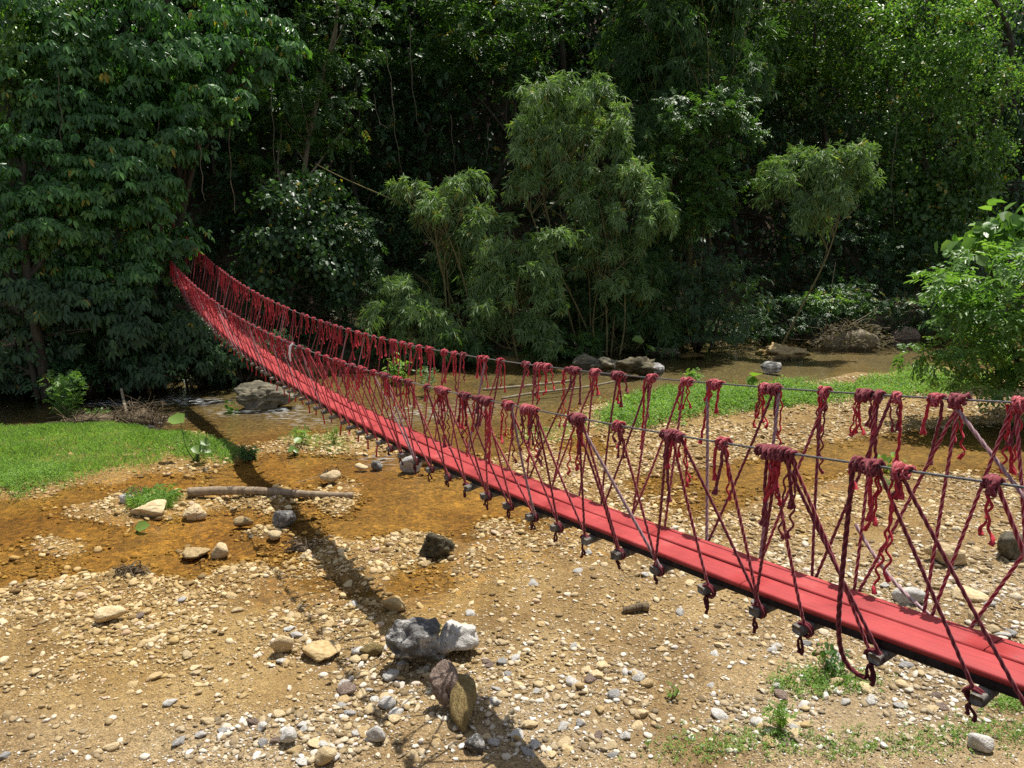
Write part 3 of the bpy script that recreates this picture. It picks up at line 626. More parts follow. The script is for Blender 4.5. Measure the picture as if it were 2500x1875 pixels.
for i, (side, st, sb, u) in enumerate(ROPES):
    a = rail(st, side); b_ = bpt(sb, side * (BL / 2 - .03 - brg.uniform(0, .02)), -.10)
    mt = 'rope_red' if u < .60 else ('rope_maroon' if u < .90 else 'rope_faded_lit')
    if sb > 9 and u > .84: mt = 'rope_faded_lit'
    T = rope(a, b_, sb, .0105 if u < .9 else .0125, brg.uniform(.0, .02), brg.normal(0, .012), .45)
    if i < 98: bpart('suspender_rope', [T], M[mt])
    else: bulk.setdefault(mt, []).append(T)
sl1 = rail(4.66, -1); low = bpt(4.63, -BL / 2 - .02, -.24)     # two slack loops
u = np.linspace(0, 1, 150)[:, None]; P = (1 - u) ** 3 * sl1 + 3 * (1 - u) ** 2 * u * (sl1 + np.array([0, 0, -.9])) + 3 * (1 - u) * u * u * (low + BD * .28 + np.array([0, 0, -.03])) + u ** 3 * low
bpart('suspender_rope', [tube(P, .014, 10, 3, .07, .3)], M['rope_maroon'])
a = rail(5.25, 1) * .35 + bpt(5.2, BL / 2, -.1) * .65; b_ = bpt(4.52, BL / 2, -.09)
bpart('suspender_rope', [tube(seg(a, b_, 110, .10), .012, 10, 3, .07, .65)], M['rope_faded_lit'])
for i, (mt, prts) in enumerate(bulk.items()):
    tag(bpart('suspender_rope', prts, M[mt]), kind='stuff')

# knots on the rails and their hanging tails
def knot_parts(s, wdt, side):
    prts = []; c = rail(s, side); ax = rail(s + .05, side) - rail(s - .05, side); ax /= np.linalg.norm(ax)
    e1 = np.cross(ax, [0, 0, 1]); e1 /= np.linalg.norm(e1); e2 = np.cross(e1, ax)
    W = wdt * K * .78; fine = s < 9.5; turns = max(2, int(W / (.026 if fine else .04)))
    n = turns * (16 if fine else 7); t = np.linspace(0, 1, n); j = brg.normal(0, .0035, (n, 2))
    rr = .026 + .008 * np.sin(t * 9 + s * 7)
    P = c + ax[None] * ((t - .5) * W)[:, None] + e1[None] * (np.cos(t * turns * 6.283) * rr + j[:, 0])[:, None] + e2[None] * (np.sin(t * turns * 6.283) * rr + j[:, 1] - .004)[:, None]
    prts.append(tube(P, .0125 if fine else .0115, 7 if fine else 5, 3 if fine else 0, .05, .42))
    for q in range(2 + int(W / .12)):                         # overhand lumps
        o = np.clip(brg.normal(0, .22), -.42, .42) * W; n = 34 if fine else 12; t = np.linspace(0, 1, n); aa = t * 6.283 * 1.6; r0 = brg.uniform(.026, .042)
        P = c + ax[None] * (o + .016 * np.sin(aa * 1.3))[:, None] + e1[None] * (np.cos(aa) * r0)[:, None] + e2[None] * (np.sin(aa + .5) * r0 - .012)[:, None]
        prts.append(tube(P, .013 if fine else .011, 7 if fine else 5, 3 if fine else 0, .05, .45))
    return prts, c, ax, e1
def tail(c0, ln, e1, ax, wavy, fine, thick):
    n = max(5, int(ln / (.012 if fine else .045))); u = np.linspace(0, 1, n); ph = brg.uniform(0, 6); amp = .011 if wavy else .003; fq = brg.uniform(55, 75)
    swing = brg.normal(0, .05, 2)
    lx = amp * np.sin(ph + fq * u * ln) * np.minimum(u * 6, 1) + swing[0] * ln * u ** 2 + .012 * np.sin(u * 4 + ph)
    ly = amp * np.cos(ph * 1.3 + fq * .8 * u * ln) * np.minimum(u * 6, 1) + swing[1] * ln * u ** 2
    out0 = np.array([0, 0, -1.0])
    P = c0 + ax[None] * lx[:, None] + e1[None] * (ly + .02 * np.sin(np.minimum(u * 8, 1) * 1.57) * np.sign(swing[1]))[:, None] + out0[None] * (u * ln)[:, None]
    r = np.full(n, thick); tip = u > 1 - .05 / ln; r[tip] = thick * (1 + 1.1 * (u[tip] - (1 - .05 / ln)) * ln / .05)
    return tube(P, r, 6 if fine else 4, 3 if (fine and not wavy) else 0, .05, .45)
count = 0; bulk_k = []; bulk_t = []; bulk_m = []
allk = sorted([(s, wd, side) for side in (-1, 1) for s, wd in KNOTS[side]])
for s, wd, side in allk:
    prts, c, ax, e1 = knot_parts(s, wd, side); fine = s < 9.5; own = count < 90; count += 1
    nt_ = 1 + int(brg.uniform() < .8) + int(wd > .16) + int(wd > .2) * 2 + int(wd > .3) * 2 + int(brg.uniform() < .35); tails = []
    if own: kp = bpart('rope_knot', prts, M['rope_red'] if brg.uniform() < .75 else M['rope_maroon'])
    else: bulk_k += prts
    for q in range(nt_):
        ln = brg.choice([.16, .25, .33, .42, .6], p=[.25, .3, .22, .15, .08]) * brg.uniform(.85, 1.15); wavy = brg.uniform() < .55
        c0 = c + ax * np.clip(brg.normal(0, .25), -.46, .46) * wd * K + e1 * brg.uniform(-.02, .02) - np.array([0, 0, .015])
        T = [tail(c0, ln, e1, ax, wavy, fine, .0075 if wavy else (.0115 if fine else .009))]
        if wavy and brg.uniform() < .6: T.append(tail(c0 + ax * .018, ln * brg.uniform(.8, 1.1), e1, ax, True, fine, .007))
        if own: bpart('rope_tail', T, M['tassel'] if brg.uniform() < .65 else M['rope_maroon'], kp)
        else: bulk_t += T
tag(bpart('rope_knot', bulk_k, M['rope_red']), kind='stuff'); tag(bpart('rope_tail', bulk_t, M['tassel']), kind='stuff')
c = rail(14.95, -1)                                            # a strip of white cloth tied to the near rail
bpart('ribbon', [tube(np.array([c + np.array([0, 0, .02]), c + np.array([-.05, -.02, -.03]), c + np.array([-.07, -.03, -.16]), c + np.array([-.06, -.02, -.3])]), np.array([.02, .022, .02, .012]), 6)], M['ribbon'])
# end posts at both banks
for s in (1.3, 36.0):
    for side in (-1, 1):
        q = rail(s, side); gz = float(height(q[0], q[1])); bpart('anchor_post', [tube(seg(np.array([q[0], q[1], gz - .3]), q + np.array([0, 0, .12]), 6), .06, 8)], M['beam'])

# ---------------------------------------------------------------- foliage
fg = np.random.default_rng(23); DK = CAM_H / 4.8
def nrm(a): return a / (np.linalg.norm(a, axis=-1, keepdims=True) + 1e-9)
def leaf_arrays(base, dirv, nor, ln, wd, fold=.25, droop=.18, tint=None):
    """six-vertex folded leaves: base, two side points each side, tip"""
    n = len(base); dirv = nrm(dirv); side = nrm(np.cross(dirv, nor)); up = np.cross(side, dirv)
    ln = np.broadcast_to(ln, n)[:, None]; wd = np.broadcast_to(wd, n)[:, None]
    def pt(u, v, hgt): return base + dirv * ln * u + side * wd * v + up * (hgt * wd) - np.array([0, 0, 1.0]) * (droop * ln * u * u)
    V = np.stack([pt(0, 0, 0), pt(.32, .5, fold), pt(.72, .40, fold), pt(1, 0, 0), pt(.72, -.40, fold), pt(.32, -.5, fold)], 1)
    return V, tint
QUADS = np.array([[0, 1, 2, 3], [0, 3, 4, 5]])
def leaves_mesh(name, Vs, Ts, mat, origin):
    V = np.concatenate(Vs); T = np.concatenate(Ts); n = len(V)
    F = (QUADS[None] + (np.arange(n) * 6)[:, None, None]).reshape(-1, 4)
    return np_mesh(name, V.reshape(-1, 3) - np.asarray(origin)[None], F, mat, False, {'tint': ('FACE', np.repeat(np.clip(T, 0, 1), 2))})
CAMW = np.array([.1, -1.0, 0])            # leaves on a bank face the open river, where the light is
def sprays(kind, C, O, size, g, face=1.0):
    """C: spray origins, O: outward direction; returns leaf arrays"""
    n = len(C); up = np.array([0, 0, 1.0]); Vs = []; Ts = []
    tint0 = np.clip(g.beta(1.5, 2.4, n) + .55 * (fbm(C[:, 0] + C[:, 1], C[:, 2], .8, 61, 3)), 0, 1)
    if kind == 'palmate':
        k = 5; nor = nrm(O * .75 + up * .6 + CAMW * (.35 * face) + g.normal(0, .22, (n, 3))); a1 = nrm(np.cross(nor, g.normal(size=(n, 3)))); a2 = np.cross(nor, a1)
        for i in range(k):
            th = 2 * np.pi * i / k + g.normal(0, .3, n); d = a1 * np.cos(th)[:, None] + a2 * np.sin(th)[:, None]
            ln = size * g.uniform(.75, 1.15, n) * (1 + .25 * (O * d).sum(1)); d = d - up * g.uniform(.4, 1.3, n)[:, None]
            V, _ = leaf_arrays(C + d * (size * .12), d, nor, ln, ln * .42, .16, .2); Vs.append(V); Ts.append(tint0 + g.normal(0, .1, n))
    elif kind == 'pinnate':
        k = 8; t = nrm(O * .8 + g.normal(0, .45, (n, 3)) - up * .15); sd = nrm(np.cross(t, up + g.normal(0, .3, (n, 3)))); nor = nrm(nrm(np.cross(sd, t)) + up * .35 + CAMW * (.35 * face))
        for i in range(k):
            u = (i // 2 + .4) / (k / 2); sg = 1 if i % 2 else -1; b_ = C + t * (size * 2.2 * u) - up * (size * .5 * u * u)
            d = t * .6 + sd * sg * .9 - up * .25 + g.normal(0, .15, (n, 3)); ln = size * g.uniform(.8, 1.15, n) * (1.05 - .25 * u)
            V, _ = leaf_arrays(b_, d, nor, ln, ln * .42, .15, .2); Vs.append(V); Ts.append(tint0 + g.normal(0, .1, n))
    elif kind == 'bamboo':
        k = 7; t = nrm(O * .7 - up * .35 + g.normal(0, .5, (n, 3))); nor = nrm(CAMW * (.6 * face) + O * .4 + up * .5 + g.normal(0, .45, (n, 3))); sd = nrm(np.cross(t, nor))
        for i in range(k):
            u = i / (k - 1); b_ = C + t * (size * .55 * u); d = t * .8 + sd * (u * 2 - 1) * 1.35 - up * .22 + g.normal(0, .25, (n, 3))
            ln = size * g.uniform(.7, 1.2, n); V, _ = leaf_arrays(b_, d, nor, ln, ln * .125, .1, .25); Vs.append(V); Ts.append(tint0 + g.normal(0, .12, n))
    elif kind == 'heart':
        k = 3
        for i in range(k):
            nor = nrm(O * .8 + up * .6 + g.normal(0, .35, (n, 3))); d = nrm(-up * .8 + O * .3 + g.normal(0, .55, (n, 3))); b_ = C + g.normal(0, size * .8, (n, 3))
            ln = size * g.uniform(.7, 1.25, n); V, _ = leaf_arrays(b_, d, nor, ln, ln * .8, .12, .1); Vs.append(V); Ts.append(tint0 + g.normal(0, .12, n))
    elif kind == 'small':
        k = 6; t = nrm(O * .8 + g.normal(0, .5, (n, 3)))
        for i in range(k):
            u = i / (k - 1); b_ = C + t * (size * 2.6 * u) + g.normal(0, size * .25, (n, 3)); nor = nrm(up * .8 + O * .4 + g.normal(0, .4, (n, 3)))
            d = t * .4 + g.normal(0, .7, (n, 3)) - up * .2; ln = size * g.uniform(.7, 1.2, n)
            V, _ = leaf_arrays(b_, d, nor, ln, ln * .5, .15, .15); Vs.append(V); Ts.append(tint0 + g.normal(0, .12, n))
    return Vs, Ts
def crown_points(blobs, n, g, nsub=22, flat=.45, sub=.36, hang=0.):
    """blobs: (centre, radii).  Twig ends gathered in flattened clumps over each blob, with gaps between them"""
    C = []; O = []; vol = np.array([b[1][0] * b[1][2] for b in blobs]); per = np.maximum((n * vol / vol.sum()).astype(int), 30)
    for (c, r), m in zip(blobs, per):
        c = np.asarray(c); r = np.asarray(r); ns = max(6, int(nsub * g.uniform(.8, 1.2)))
        d = nrm(g.normal(size=(ns, 3)) * np.array([1, 1, .9])); sc_ = d * g.uniform(.55, .95, ns)[:, None] * r; sr = sub * g.uniform(.55, 1.35, ns)
        w_ = sr ** 2; pick = g.choice(ns, m, p=w_ / w_.sum())
        dd = nrm(g.normal(size=(m, 3)) + np.array([0, 0, .35])); rad = g.uniform(.25, 1, m) ** .5
        loc = dd * rad[:, None] * sr[pick][:, None] * np.array([r[0], r[1], r[2] * flat * 2 if False else max(r[2], .5 * r[0]) * flat])
        p = sc_[pick] + loc; far = g.uniform(size=m) < .12; p[far] += dd[far] * (g.uniform(.05, .4, far.sum())[:, None]) * r
        if hang: p[:, 2] -= g.exponential(hang, m) * (g.uniform(size=m) < .5)
        C.append(c + p); O.append(nrm(nrm(p / r) * .7 + dd * .6))
    return np.concatenate(C), np.concatenate(O)
def arc_points(blobs, n, g):
    """bamboo: plumes arching out of each blob and drooping at their ends"""
    C = []; O = []; vol = np.array([b[1][0] * b[1][2] for b in blobs]); per = np.maximum((n * vol / vol.sum()).astype(int), 30)
    for (c, r), m in zip(blobs, per):
        na = int(g.integers(9, 15)); az = g.uniform(0, 6.283, na); rise = g.uniform(.2, 1.3, na); fall = g.uniform(.5, 1.5, na); reach = g.uniform(.45, 1.1, na); off = g.normal(0, .22, (na, 3)) * r
        w_ = reach * g.uniform(.4, 1.6, na); k = g.choice(na, m, p=w_ / w_.sum()); u = g.uniform(.1, 1, m) ** .8
        h = np.c_[np.cos(az[k]), np.sin(az[k])] * reach[k][:, None]
        P = np.c_[h[:, 0] * u * r[0], h[:, 1] * u * r[1], (rise[k] * u - fall[k] * u * u) * r[2] + .15 * r[2]] + off[k]
        O_ = nrm(np.c_[h[:, 0] * r[0], h[:, 1] * r[1], (rise[k] - 2 * fall[k] * u) * r[2]])
        P += g.normal(0, 1, (m, 3)) * (.06 + .07 * u)[:, None] * r; P[:, 2] -= g.exponential(.1, m) * r[2]
        C.append(c + P); O.append(nrm(O_ + g.normal(0, .3, (m, 3))))
    return np.concatenate(C), np.concatenate(O)
def branch_mesh(paths, mat, origin):
    prts = [tube(np.asarray(p), np.asarray(r), 7) for p, r in paths]; v, f, t = join(prts)
    return np_mesh('trunk', v - np.asarray(origin)[None], f, mat, True)
def bend(a, b, n, amp, g):
    a = np.asarray(a, float); b = np.asarray(b, float); u = np.linspace(0, 1, n)[:, None]; o1, o2 = g.normal(0, amp, 3), g.normal(0, amp * .5, 3)
    return a + (b - a) * u + o1 * np.sin(u * np.pi) + o2 * np.sin(u * 2 * np.pi)
def ground_at(x, y): return float(height(x, y))
LEAFCOUNT = [0]
def tree(name, cat, label, d, blobs, kind, size, nspray, mat, base=None, bark_='bark_dark', tr=.12, group=None, nsub=30, limbs=5, seed=0, flat=.45, hang=0., sub=.27, stems=1, base_d=None, flatten=.8, face=1.0):
    """blobs in photo pixels (x, y, rx, ry[, extra depth]); base: photo pixel x of the foot"""
    d = d * DK; base_d = base_d and base_d * DK
    g = np.random.default_rng(1000 + seed); B = []
    for b_ in blobs:
        dd = d + (b_[4] if len(b_) > 4 else 0); c = at(b_[0], b_[1], dd); k = dd / FPX
        B.append((c, np.array([b_[2] * k, max(b_[2], b_[3]) * k * flatten, b_[3] * k])))
    bd = d + (base_d or 0); bx = at(base if base is not None else blobs[0][0], 900, bd)[0]; foot = np.array([bx, bd, ground_at(bx, bd)])
    T = thing(name, label, cat, foot, group); C, O = arc_points(B, nspray, g) if cat == 'bamboo' else crown_points(B, nspray, g, nsub, flat, sub, hang)
    keep = C[:, 2] > height(C[:, 0], C[:, 1]) + .04; C, O = C[keep], O[keep]
    Vs, Ts = sprays(kind, C, O, size, g, face); LEAFCOUNT[0] += sum(len(v) for v in Vs)
    link('crown', leaves_mesh('crown', Vs, Ts, M[mat], foot), T)
    paths = []
    top = max(B, key=lambda q: q[0][2])[0]
    for s_ in range(stems):
        f0 = foot + np.array([g.normal(0, .25), g.normal(0, .25), -.25]) * (1 if stems > 1 else 1e-9 + (0, 0, 1)[2] * 0) + np.array([0, 0, -.2])
        tgt = top if s_ == 0 else B[g.integers(len(B))][0]
        main = bend(f0, tgt, 22, np.linalg.norm(tgt - f0) * .045, g); r = np.linspace(tr, tr * .35, 22); paths.append((main, r))
        for c, rr in B:
            k = int(np.clip(np.argmin(np.linalg.norm(main - c, axis=1)) - 5, 3, 18))
            for q in range(max(1, limbs // (1 + len(B) // 3))):
                e = c + nrm(g.normal(size=3)) * rr * .75; paths.append((bend(main[k], e, 12, .15 * np.linalg.norm(e - main[k]) * .4, g), np.linspace(r[k] * .55, .008, 12)))
    link('trunk', branch_mesh(paths, M[bark_], foot), T)
    return T

GT = 'jungle trees on the far bank'
# ---- left mass overhanging the stream
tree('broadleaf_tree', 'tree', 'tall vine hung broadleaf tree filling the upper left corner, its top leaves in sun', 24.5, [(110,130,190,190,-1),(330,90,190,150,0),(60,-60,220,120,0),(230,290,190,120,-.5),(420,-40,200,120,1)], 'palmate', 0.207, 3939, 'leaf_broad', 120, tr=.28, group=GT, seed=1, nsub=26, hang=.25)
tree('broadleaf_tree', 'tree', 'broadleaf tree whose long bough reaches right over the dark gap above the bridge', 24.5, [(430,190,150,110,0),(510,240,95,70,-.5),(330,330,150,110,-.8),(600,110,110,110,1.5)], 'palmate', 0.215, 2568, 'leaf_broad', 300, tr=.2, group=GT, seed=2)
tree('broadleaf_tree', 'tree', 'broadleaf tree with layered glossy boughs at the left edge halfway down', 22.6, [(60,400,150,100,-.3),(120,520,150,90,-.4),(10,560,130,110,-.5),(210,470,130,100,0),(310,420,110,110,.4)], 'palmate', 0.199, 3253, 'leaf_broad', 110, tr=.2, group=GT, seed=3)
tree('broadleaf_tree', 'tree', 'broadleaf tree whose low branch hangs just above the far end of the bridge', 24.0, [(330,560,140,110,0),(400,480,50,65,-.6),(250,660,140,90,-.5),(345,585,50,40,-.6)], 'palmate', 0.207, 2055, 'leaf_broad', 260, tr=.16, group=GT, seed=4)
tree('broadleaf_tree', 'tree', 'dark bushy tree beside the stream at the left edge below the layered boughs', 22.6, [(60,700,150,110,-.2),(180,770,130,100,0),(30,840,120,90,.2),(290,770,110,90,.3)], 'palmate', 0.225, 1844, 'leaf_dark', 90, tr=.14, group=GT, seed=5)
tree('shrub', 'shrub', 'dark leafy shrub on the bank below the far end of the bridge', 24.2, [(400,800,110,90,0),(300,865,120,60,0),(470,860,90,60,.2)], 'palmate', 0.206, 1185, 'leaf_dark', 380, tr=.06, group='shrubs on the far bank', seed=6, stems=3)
tree('shrub', 'shrub', 'dark fern like shrub overhanging the water at the left edge', 23.4, [(60,900,120,55,0),(190,890,110,60,.1)], 'pinnate', 0.208, 425, 'leaf_dark', 90, tr=.05, group='shrubs on the far bank', seed=7, stems=3)
tree('shrub', 'shrub', 'small dark shrub at the water edge behind the start of the bridge shadow', 25.3, [(560,880,80,50,0),(640,850,80,70,.6)], 'palmate', 0.187, 658, 'leaf_dark', 600, tr=.05, group='shrubs on the far bank', seed=8, stems=3)
tree('shrub', 'shrub', 'dark shrub filling the foot of the left trees behind the feathery bush', 23.6, [(250,840,130,80,.3),(150,880,120,60,0),(350,890,110,50,0),(20,910,90,50,0)], 'palmate', 0.202, 2015, 'leaf_dark', 220, tr=.05, group='shrubs on the far bank', seed=41, stems=4)
tree('shrub', 'shrub', 'shrub with hanging leaves left of the first crossbeams over the water', 24.6, [(450,800,80,50,0),(400,740,50,50,.3),(540,850,70,40,.3)], 'palmate', 0.194, 930, 'leaf_dark', 470, tr=.05, group='shrubs on the far bank', seed=42, stems=3)
tree('vine_curtain', 'vine', 'curtain of pale climbing vine leaves hanging down the top left edge of the photo', 23.2, [(30,60,60,90,0),(45,190,45,80,0),(35,300,40,60,.1)], 'heart', .14, 900, 'leaf_sun', 40, tr=.04, group='vine curtains', seed=43, stems=2, hang=.5, face=.6)
tree('vine_curtain', 'vine', 'curtain of small green vine leaves down the middle of the upper left tree', 23.4, [(190,90,60,90,0),(175,220,50,90,0),(215,330,45,70,.1)], 'heart', .12, 900, 'leaf_mid', 190, tr=.04, group='vine curtains', seed=44, stems=2, hang=.5)
# ---- gap behind the bridge end, trunks and backs
tree('forest_tree', 'tree', 'dark tree with a pale leaning trunk at the top left of centre', 32, [(700,150,140,150,0),(820,60,120,120,1),(640,320,90,110,0),(780,280,110,90,0)], 'pinnate', 0.195, 1445, 'leaf_mid', 790, bark_='bark_pale', tr=.17, group=GT, seed=9)
tree('forest_tree', 'tree', 'dark tree behind the gap where the bridge ends', 34, [(560,420,120,110,0),(600,560,110,110,0),(520,250,120,120,0),(480,620,90,90,1)], 'pinnate', 0.208, 1275, 'leaf_dark', 560, tr=.2, group=GT, seed=10)
tree('vine_thicket', 'vine', 'thicket of heart shaped vine leaves to the right of the far rope rail', 28, [(690,580,110,110,0),(800,640,90,100,.3),(650,680,80,80,-.2),(750,480,90,80,.8)], 'heart', 0.195, 1955, 'leaf_dark', 700, tr=.06, group='thickets on the far bank', seed=11, stems=3)
tree('vine_thicket', 'vine', 'glossy leaved thicket between the vine leaves and the lowest bamboo bush', 29, [(840,560,90,90,.5),(860,690,90,80,0),(760,760,100,70,-.3)], 'pinnate', 0.169, 1275, 'leaf_dark', 840, tr=.06, group='thickets on the far bank', seed=12, stems=3)
tree('forest_tree', 'tree', 'tree with sunlit silvery leaf tops at the top centre', 37, [(1180,60,150,90,-1),(1070,110,120,110,0),(1330,30,130,80,0),(1240,170,110,70,0)], 'pinnate', 0.221, 1615, 'leaf_mid', 1120, tr=.2, group=GT, seed=13)
tree('forest_tree', 'tree', 'shadowed tree hung with lianas left of the tallest bamboo', 37, [(960,250,110,110,0),(1060,320,110,110,0),(940,420,100,90,0),(1100,200,90,90,0)], 'pinnate', 0.208, 1275, 'leaf_dark', 980, tr=.22, group=GT, seed=14)
tree('forest_tree', 'tree', 'bare looking dark tree behind the leaning bamboo stem at centre left', 35, [(860,430,100,80,0),(960,560,110,90,0),(1060,620,90,90,0),(880,300,80,80,0)], 'small', 0.182, 1275, 'leaf_dark', 900, tr=.15, group=GT, seed=15)
# ---- bamboos
GB = 'bamboo clumps on the far bank'
def bam(label, d, blobs, n, base, seed, mat='leaf_bamboo', size=.33, stems=5, hang=.35, **kw):
    return tree('bamboo_clump', 'bamboo', label, d, blobs, 'bamboo', size, int(n * .95), mat, base, bark_='culm', tr=.05, group=GB, seed=seed, stems=stems, hang=hang, limbs=4, **kw)
bam('tallest pale bamboo spray, arching at the upper centre of the photo', 31.5, [(1320,245,75,60,0),(1440,235,80,60,.3),(1400,330,80,65,0),(1290,330,45,70,-.4),(1280,430,35,60,-.4),(1500,330,50,70,.2),(1350,400,40,50,-.2),(1420,430,60,45,0)], 2500, 1440, 31)
bam('pale drooping bamboo spray left of centre at the tip of a leaning stem', 30, [(1130,455,65,45,0),(1060,500,55,45,-.4),(1165,530,50,55,.2),(1000,470,40,40,-.4),(1100,580,55,45,-.2)], 1700, 1130, 32)
bam('large rounded bamboo clump in the centre just behind the far rope rail', 29.8, [(1270,610,90,60,0),(1230,690,85,70,-.3),(1330,690,70,80,.1),(1210,790,90,60,-.4),(1310,800,80,60,0)], 3000, 1260, 33, size=.31)
bam('broad fan of bamboo right of centre below the tallest spray', 31, [(1520,440,85,55,0),(1590,530,50,60,-.3),(1470,520,60,55,0),(1530,600,60,45,.3),(1520,690,80,55,0),(1450,620,60,50,.2)], 2500, 1480, 34)
bam('low bamboo bush behind the middle of the far rope rail', 28.4, [(1000,720,90,70,0),(960,780,80,60,-.2),(1070,780,80,70,0)], 1900, 1010, 35, size=.29)
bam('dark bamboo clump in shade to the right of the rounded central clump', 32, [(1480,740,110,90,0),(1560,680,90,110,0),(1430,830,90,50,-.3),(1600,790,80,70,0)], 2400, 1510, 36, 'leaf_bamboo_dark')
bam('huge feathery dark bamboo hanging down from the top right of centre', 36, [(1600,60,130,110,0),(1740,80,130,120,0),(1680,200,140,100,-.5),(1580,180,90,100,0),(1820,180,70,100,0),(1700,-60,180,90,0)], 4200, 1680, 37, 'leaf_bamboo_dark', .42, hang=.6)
bam('bright bamboo crown on a single thin leaning stem right of centre', 33, [(2000,410,70,60,0),(1930,440,70,80,0),(2050,440,60,60,-.3),(1990,500,70,60,0),(2080,390,40,50,-.4)], 2600, 1893, 38, 'leaf_bamboo', stems=1)
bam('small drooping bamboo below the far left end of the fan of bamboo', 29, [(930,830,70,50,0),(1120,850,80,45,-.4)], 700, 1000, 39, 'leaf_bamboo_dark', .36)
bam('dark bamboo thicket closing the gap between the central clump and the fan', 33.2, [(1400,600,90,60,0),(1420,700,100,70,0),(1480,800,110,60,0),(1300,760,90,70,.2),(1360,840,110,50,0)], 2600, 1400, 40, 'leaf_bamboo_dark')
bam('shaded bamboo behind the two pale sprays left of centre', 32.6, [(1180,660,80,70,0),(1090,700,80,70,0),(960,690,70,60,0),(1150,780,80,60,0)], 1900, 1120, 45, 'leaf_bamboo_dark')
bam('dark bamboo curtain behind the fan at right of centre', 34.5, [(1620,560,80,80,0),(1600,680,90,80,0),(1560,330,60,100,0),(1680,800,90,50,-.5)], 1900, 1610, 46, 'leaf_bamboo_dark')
# ---- right side
tree('broadleaf_shrub_tree', 'tree', 'yellow green tree with shelves of small leaves between the fan bamboo and the bright crown', 33.5, [(1700,270,110,60,-.5),(1660,380,90,60,0),(1760,440,80,60,-.3),(1690,520,90,60,-.4),(1790,330,60,60,0)], 'pinnate', 0.182, 1700, 'leaf_mid', 1700, tr=.12, group=GT, seed=51)
tree('shrub', 'shrub', 'dark shrub mass under the yellow green tree', 33, [(1700,640,110,80,0),(1650,740,110,80,-.3),(1790,720,100,80,0),(1740,800,110,50,-.4)], 'bamboo', .24, 1600, 'leaf_dark', 1700, tr=.07, group='shrubs on the far bank', seed=52, stems=3)
tree('vine_tree', 'tree', 'tall vine draped tree at right with bright sunlit top', 41, [(2250,70,150,100,-1),(2370,180,150,100,-1),(2230,210,120,110,0),(2330,330,130,110,-.8),(2400,-40,160,90,0)], 'small', 0.221, 2465, 'leaf_sun', 2280, tr=.3, group=GT, seed=53, hang=.5)
tree('vine_tree', 'tree', 'column of hanging vines in half sun at right below the bright treetop', 40.5, [(2250,370,110,100,0),(2200,480,110,90,0),(2330,470,100,90,-.5),(2280,580,100,80,0),(2390,420,70,90,-.5)], 'heart', 0.221, 2210, 'leaf_mid', 2260, tr=.2, group=GT, seed=54, hang=.6)
tree('forest_tree', 'tree', 'sunlit yellow green tree at the top between the feathery bamboo and bright treetop', 43, [(1990,60,140,90,0),(2080,130,110,80,0),(1930,150,90,80,0),(2020,230,110,70,0)], 'small', 0.221, 1955, 'leaf_lime', 2000, tr=.22, group=GT, seed=55)
tree('forest_tree', 'tree', 'dark tree behind the bright bamboo crown', 43, [(2080,300,110,90,0),(2120,430,90,100,0),(1960,300,80,80,0),(1880,330,90,110,0)], 'small', 0.208, 1615, 'leaf_dark', 2080, tr=.22, group=GT, seed=56)
tree('forest_tree', 'tree', 'very dark tree in shadow along the right edge', 46, [(2460,150,80,150,0),(2490,320,80,120,0),(2440,470,80,90,0)], 'palmate', 0.253, 1317, 'leaf_dark', 2480, tr=.25, group=GT, seed=57)
tree('shrub', 'shrub', 'tangled dark shrub under the hanging vines at right', 38.5, [(2060,600,110,100,0),(2190,660,120,90,0),(2310,650,100,90,0),(1960,680,90,90,0)], 'pinnate', 0.195, 1700, 'leaf_dark', 2130, tr=.09, group='shrubs on the far bank', seed=58, stems=4)
tree('shrub', 'shrub', 'low dark shrub on the bank behind the far pool', 35.2, [(1930,770,110,50,0),(2080,730,90,50,0),(1830,790,80,45,-.3),(2260,760,100,50,0)], 'pinnate', 0.156, 1360, 'leaf_dark', 1950, tr=.05, group='shrubs on the far bank', seed=59, stems=4)
tree('shrub', 'shrub', 'pale leaved shrub growing out of the debris pile by the far pool', 34.8, [(2030,735,70,25,0),(2090,750,50,25,0)], 'pinnate', 0.169, 221, 'leaf_sun', 2050, tr=.03, group='shrubs on the far bank', seed=60, stems=3)
tree('shrub', 'shrub', 'dim low shrub along the far bank behind the middle of the bridge', 30.2, [(1180,880,70,28,0),(1300,862,80,35,0),(1400,840,70,35,.6)], 'pinnate', 0.156, 680, 'leaf_mid', 1250, tr=.03, group='shrubs on the far bank', seed=61, stems=4)
# ---- the near tree at the right edge and its big leaved neighbour
tree('young_tree', 'tree', 'bright young tree with drooping leaflets reaching in from the right edge', 19.4, [(2330,770,70,30,0),(2620,700,180,110,0),(2680,850,160,110,0),(2420,660,120,60,0),(2500,720,120,90,.3),(2400,760,130,60,-.2),(2310,690,60,30,-.3),(2450,850,130,70,0),(2340,850,110,50,-.3),(2270,870,70,35,-.4),(2550,850,130,110,.4),(2380,930,90,30,-.2)], 'pinnate', .20, 1750, 'leaf_sun', 2640, tr=.09, group=None, seed=71, nsub=18, base_d=.4, face=0.0, flat=.3)
tree('large_leaved_shrub', 'shrub', 'shrub with big round pale leaves above the bright young tree', 24, [(2440,580,80,35,0),(2500,560,60,40,0)], 'heart', 0.416, 127, 'leaf_sun', 2480, tr=.06, seed=72, stems=2, base_d=.2)
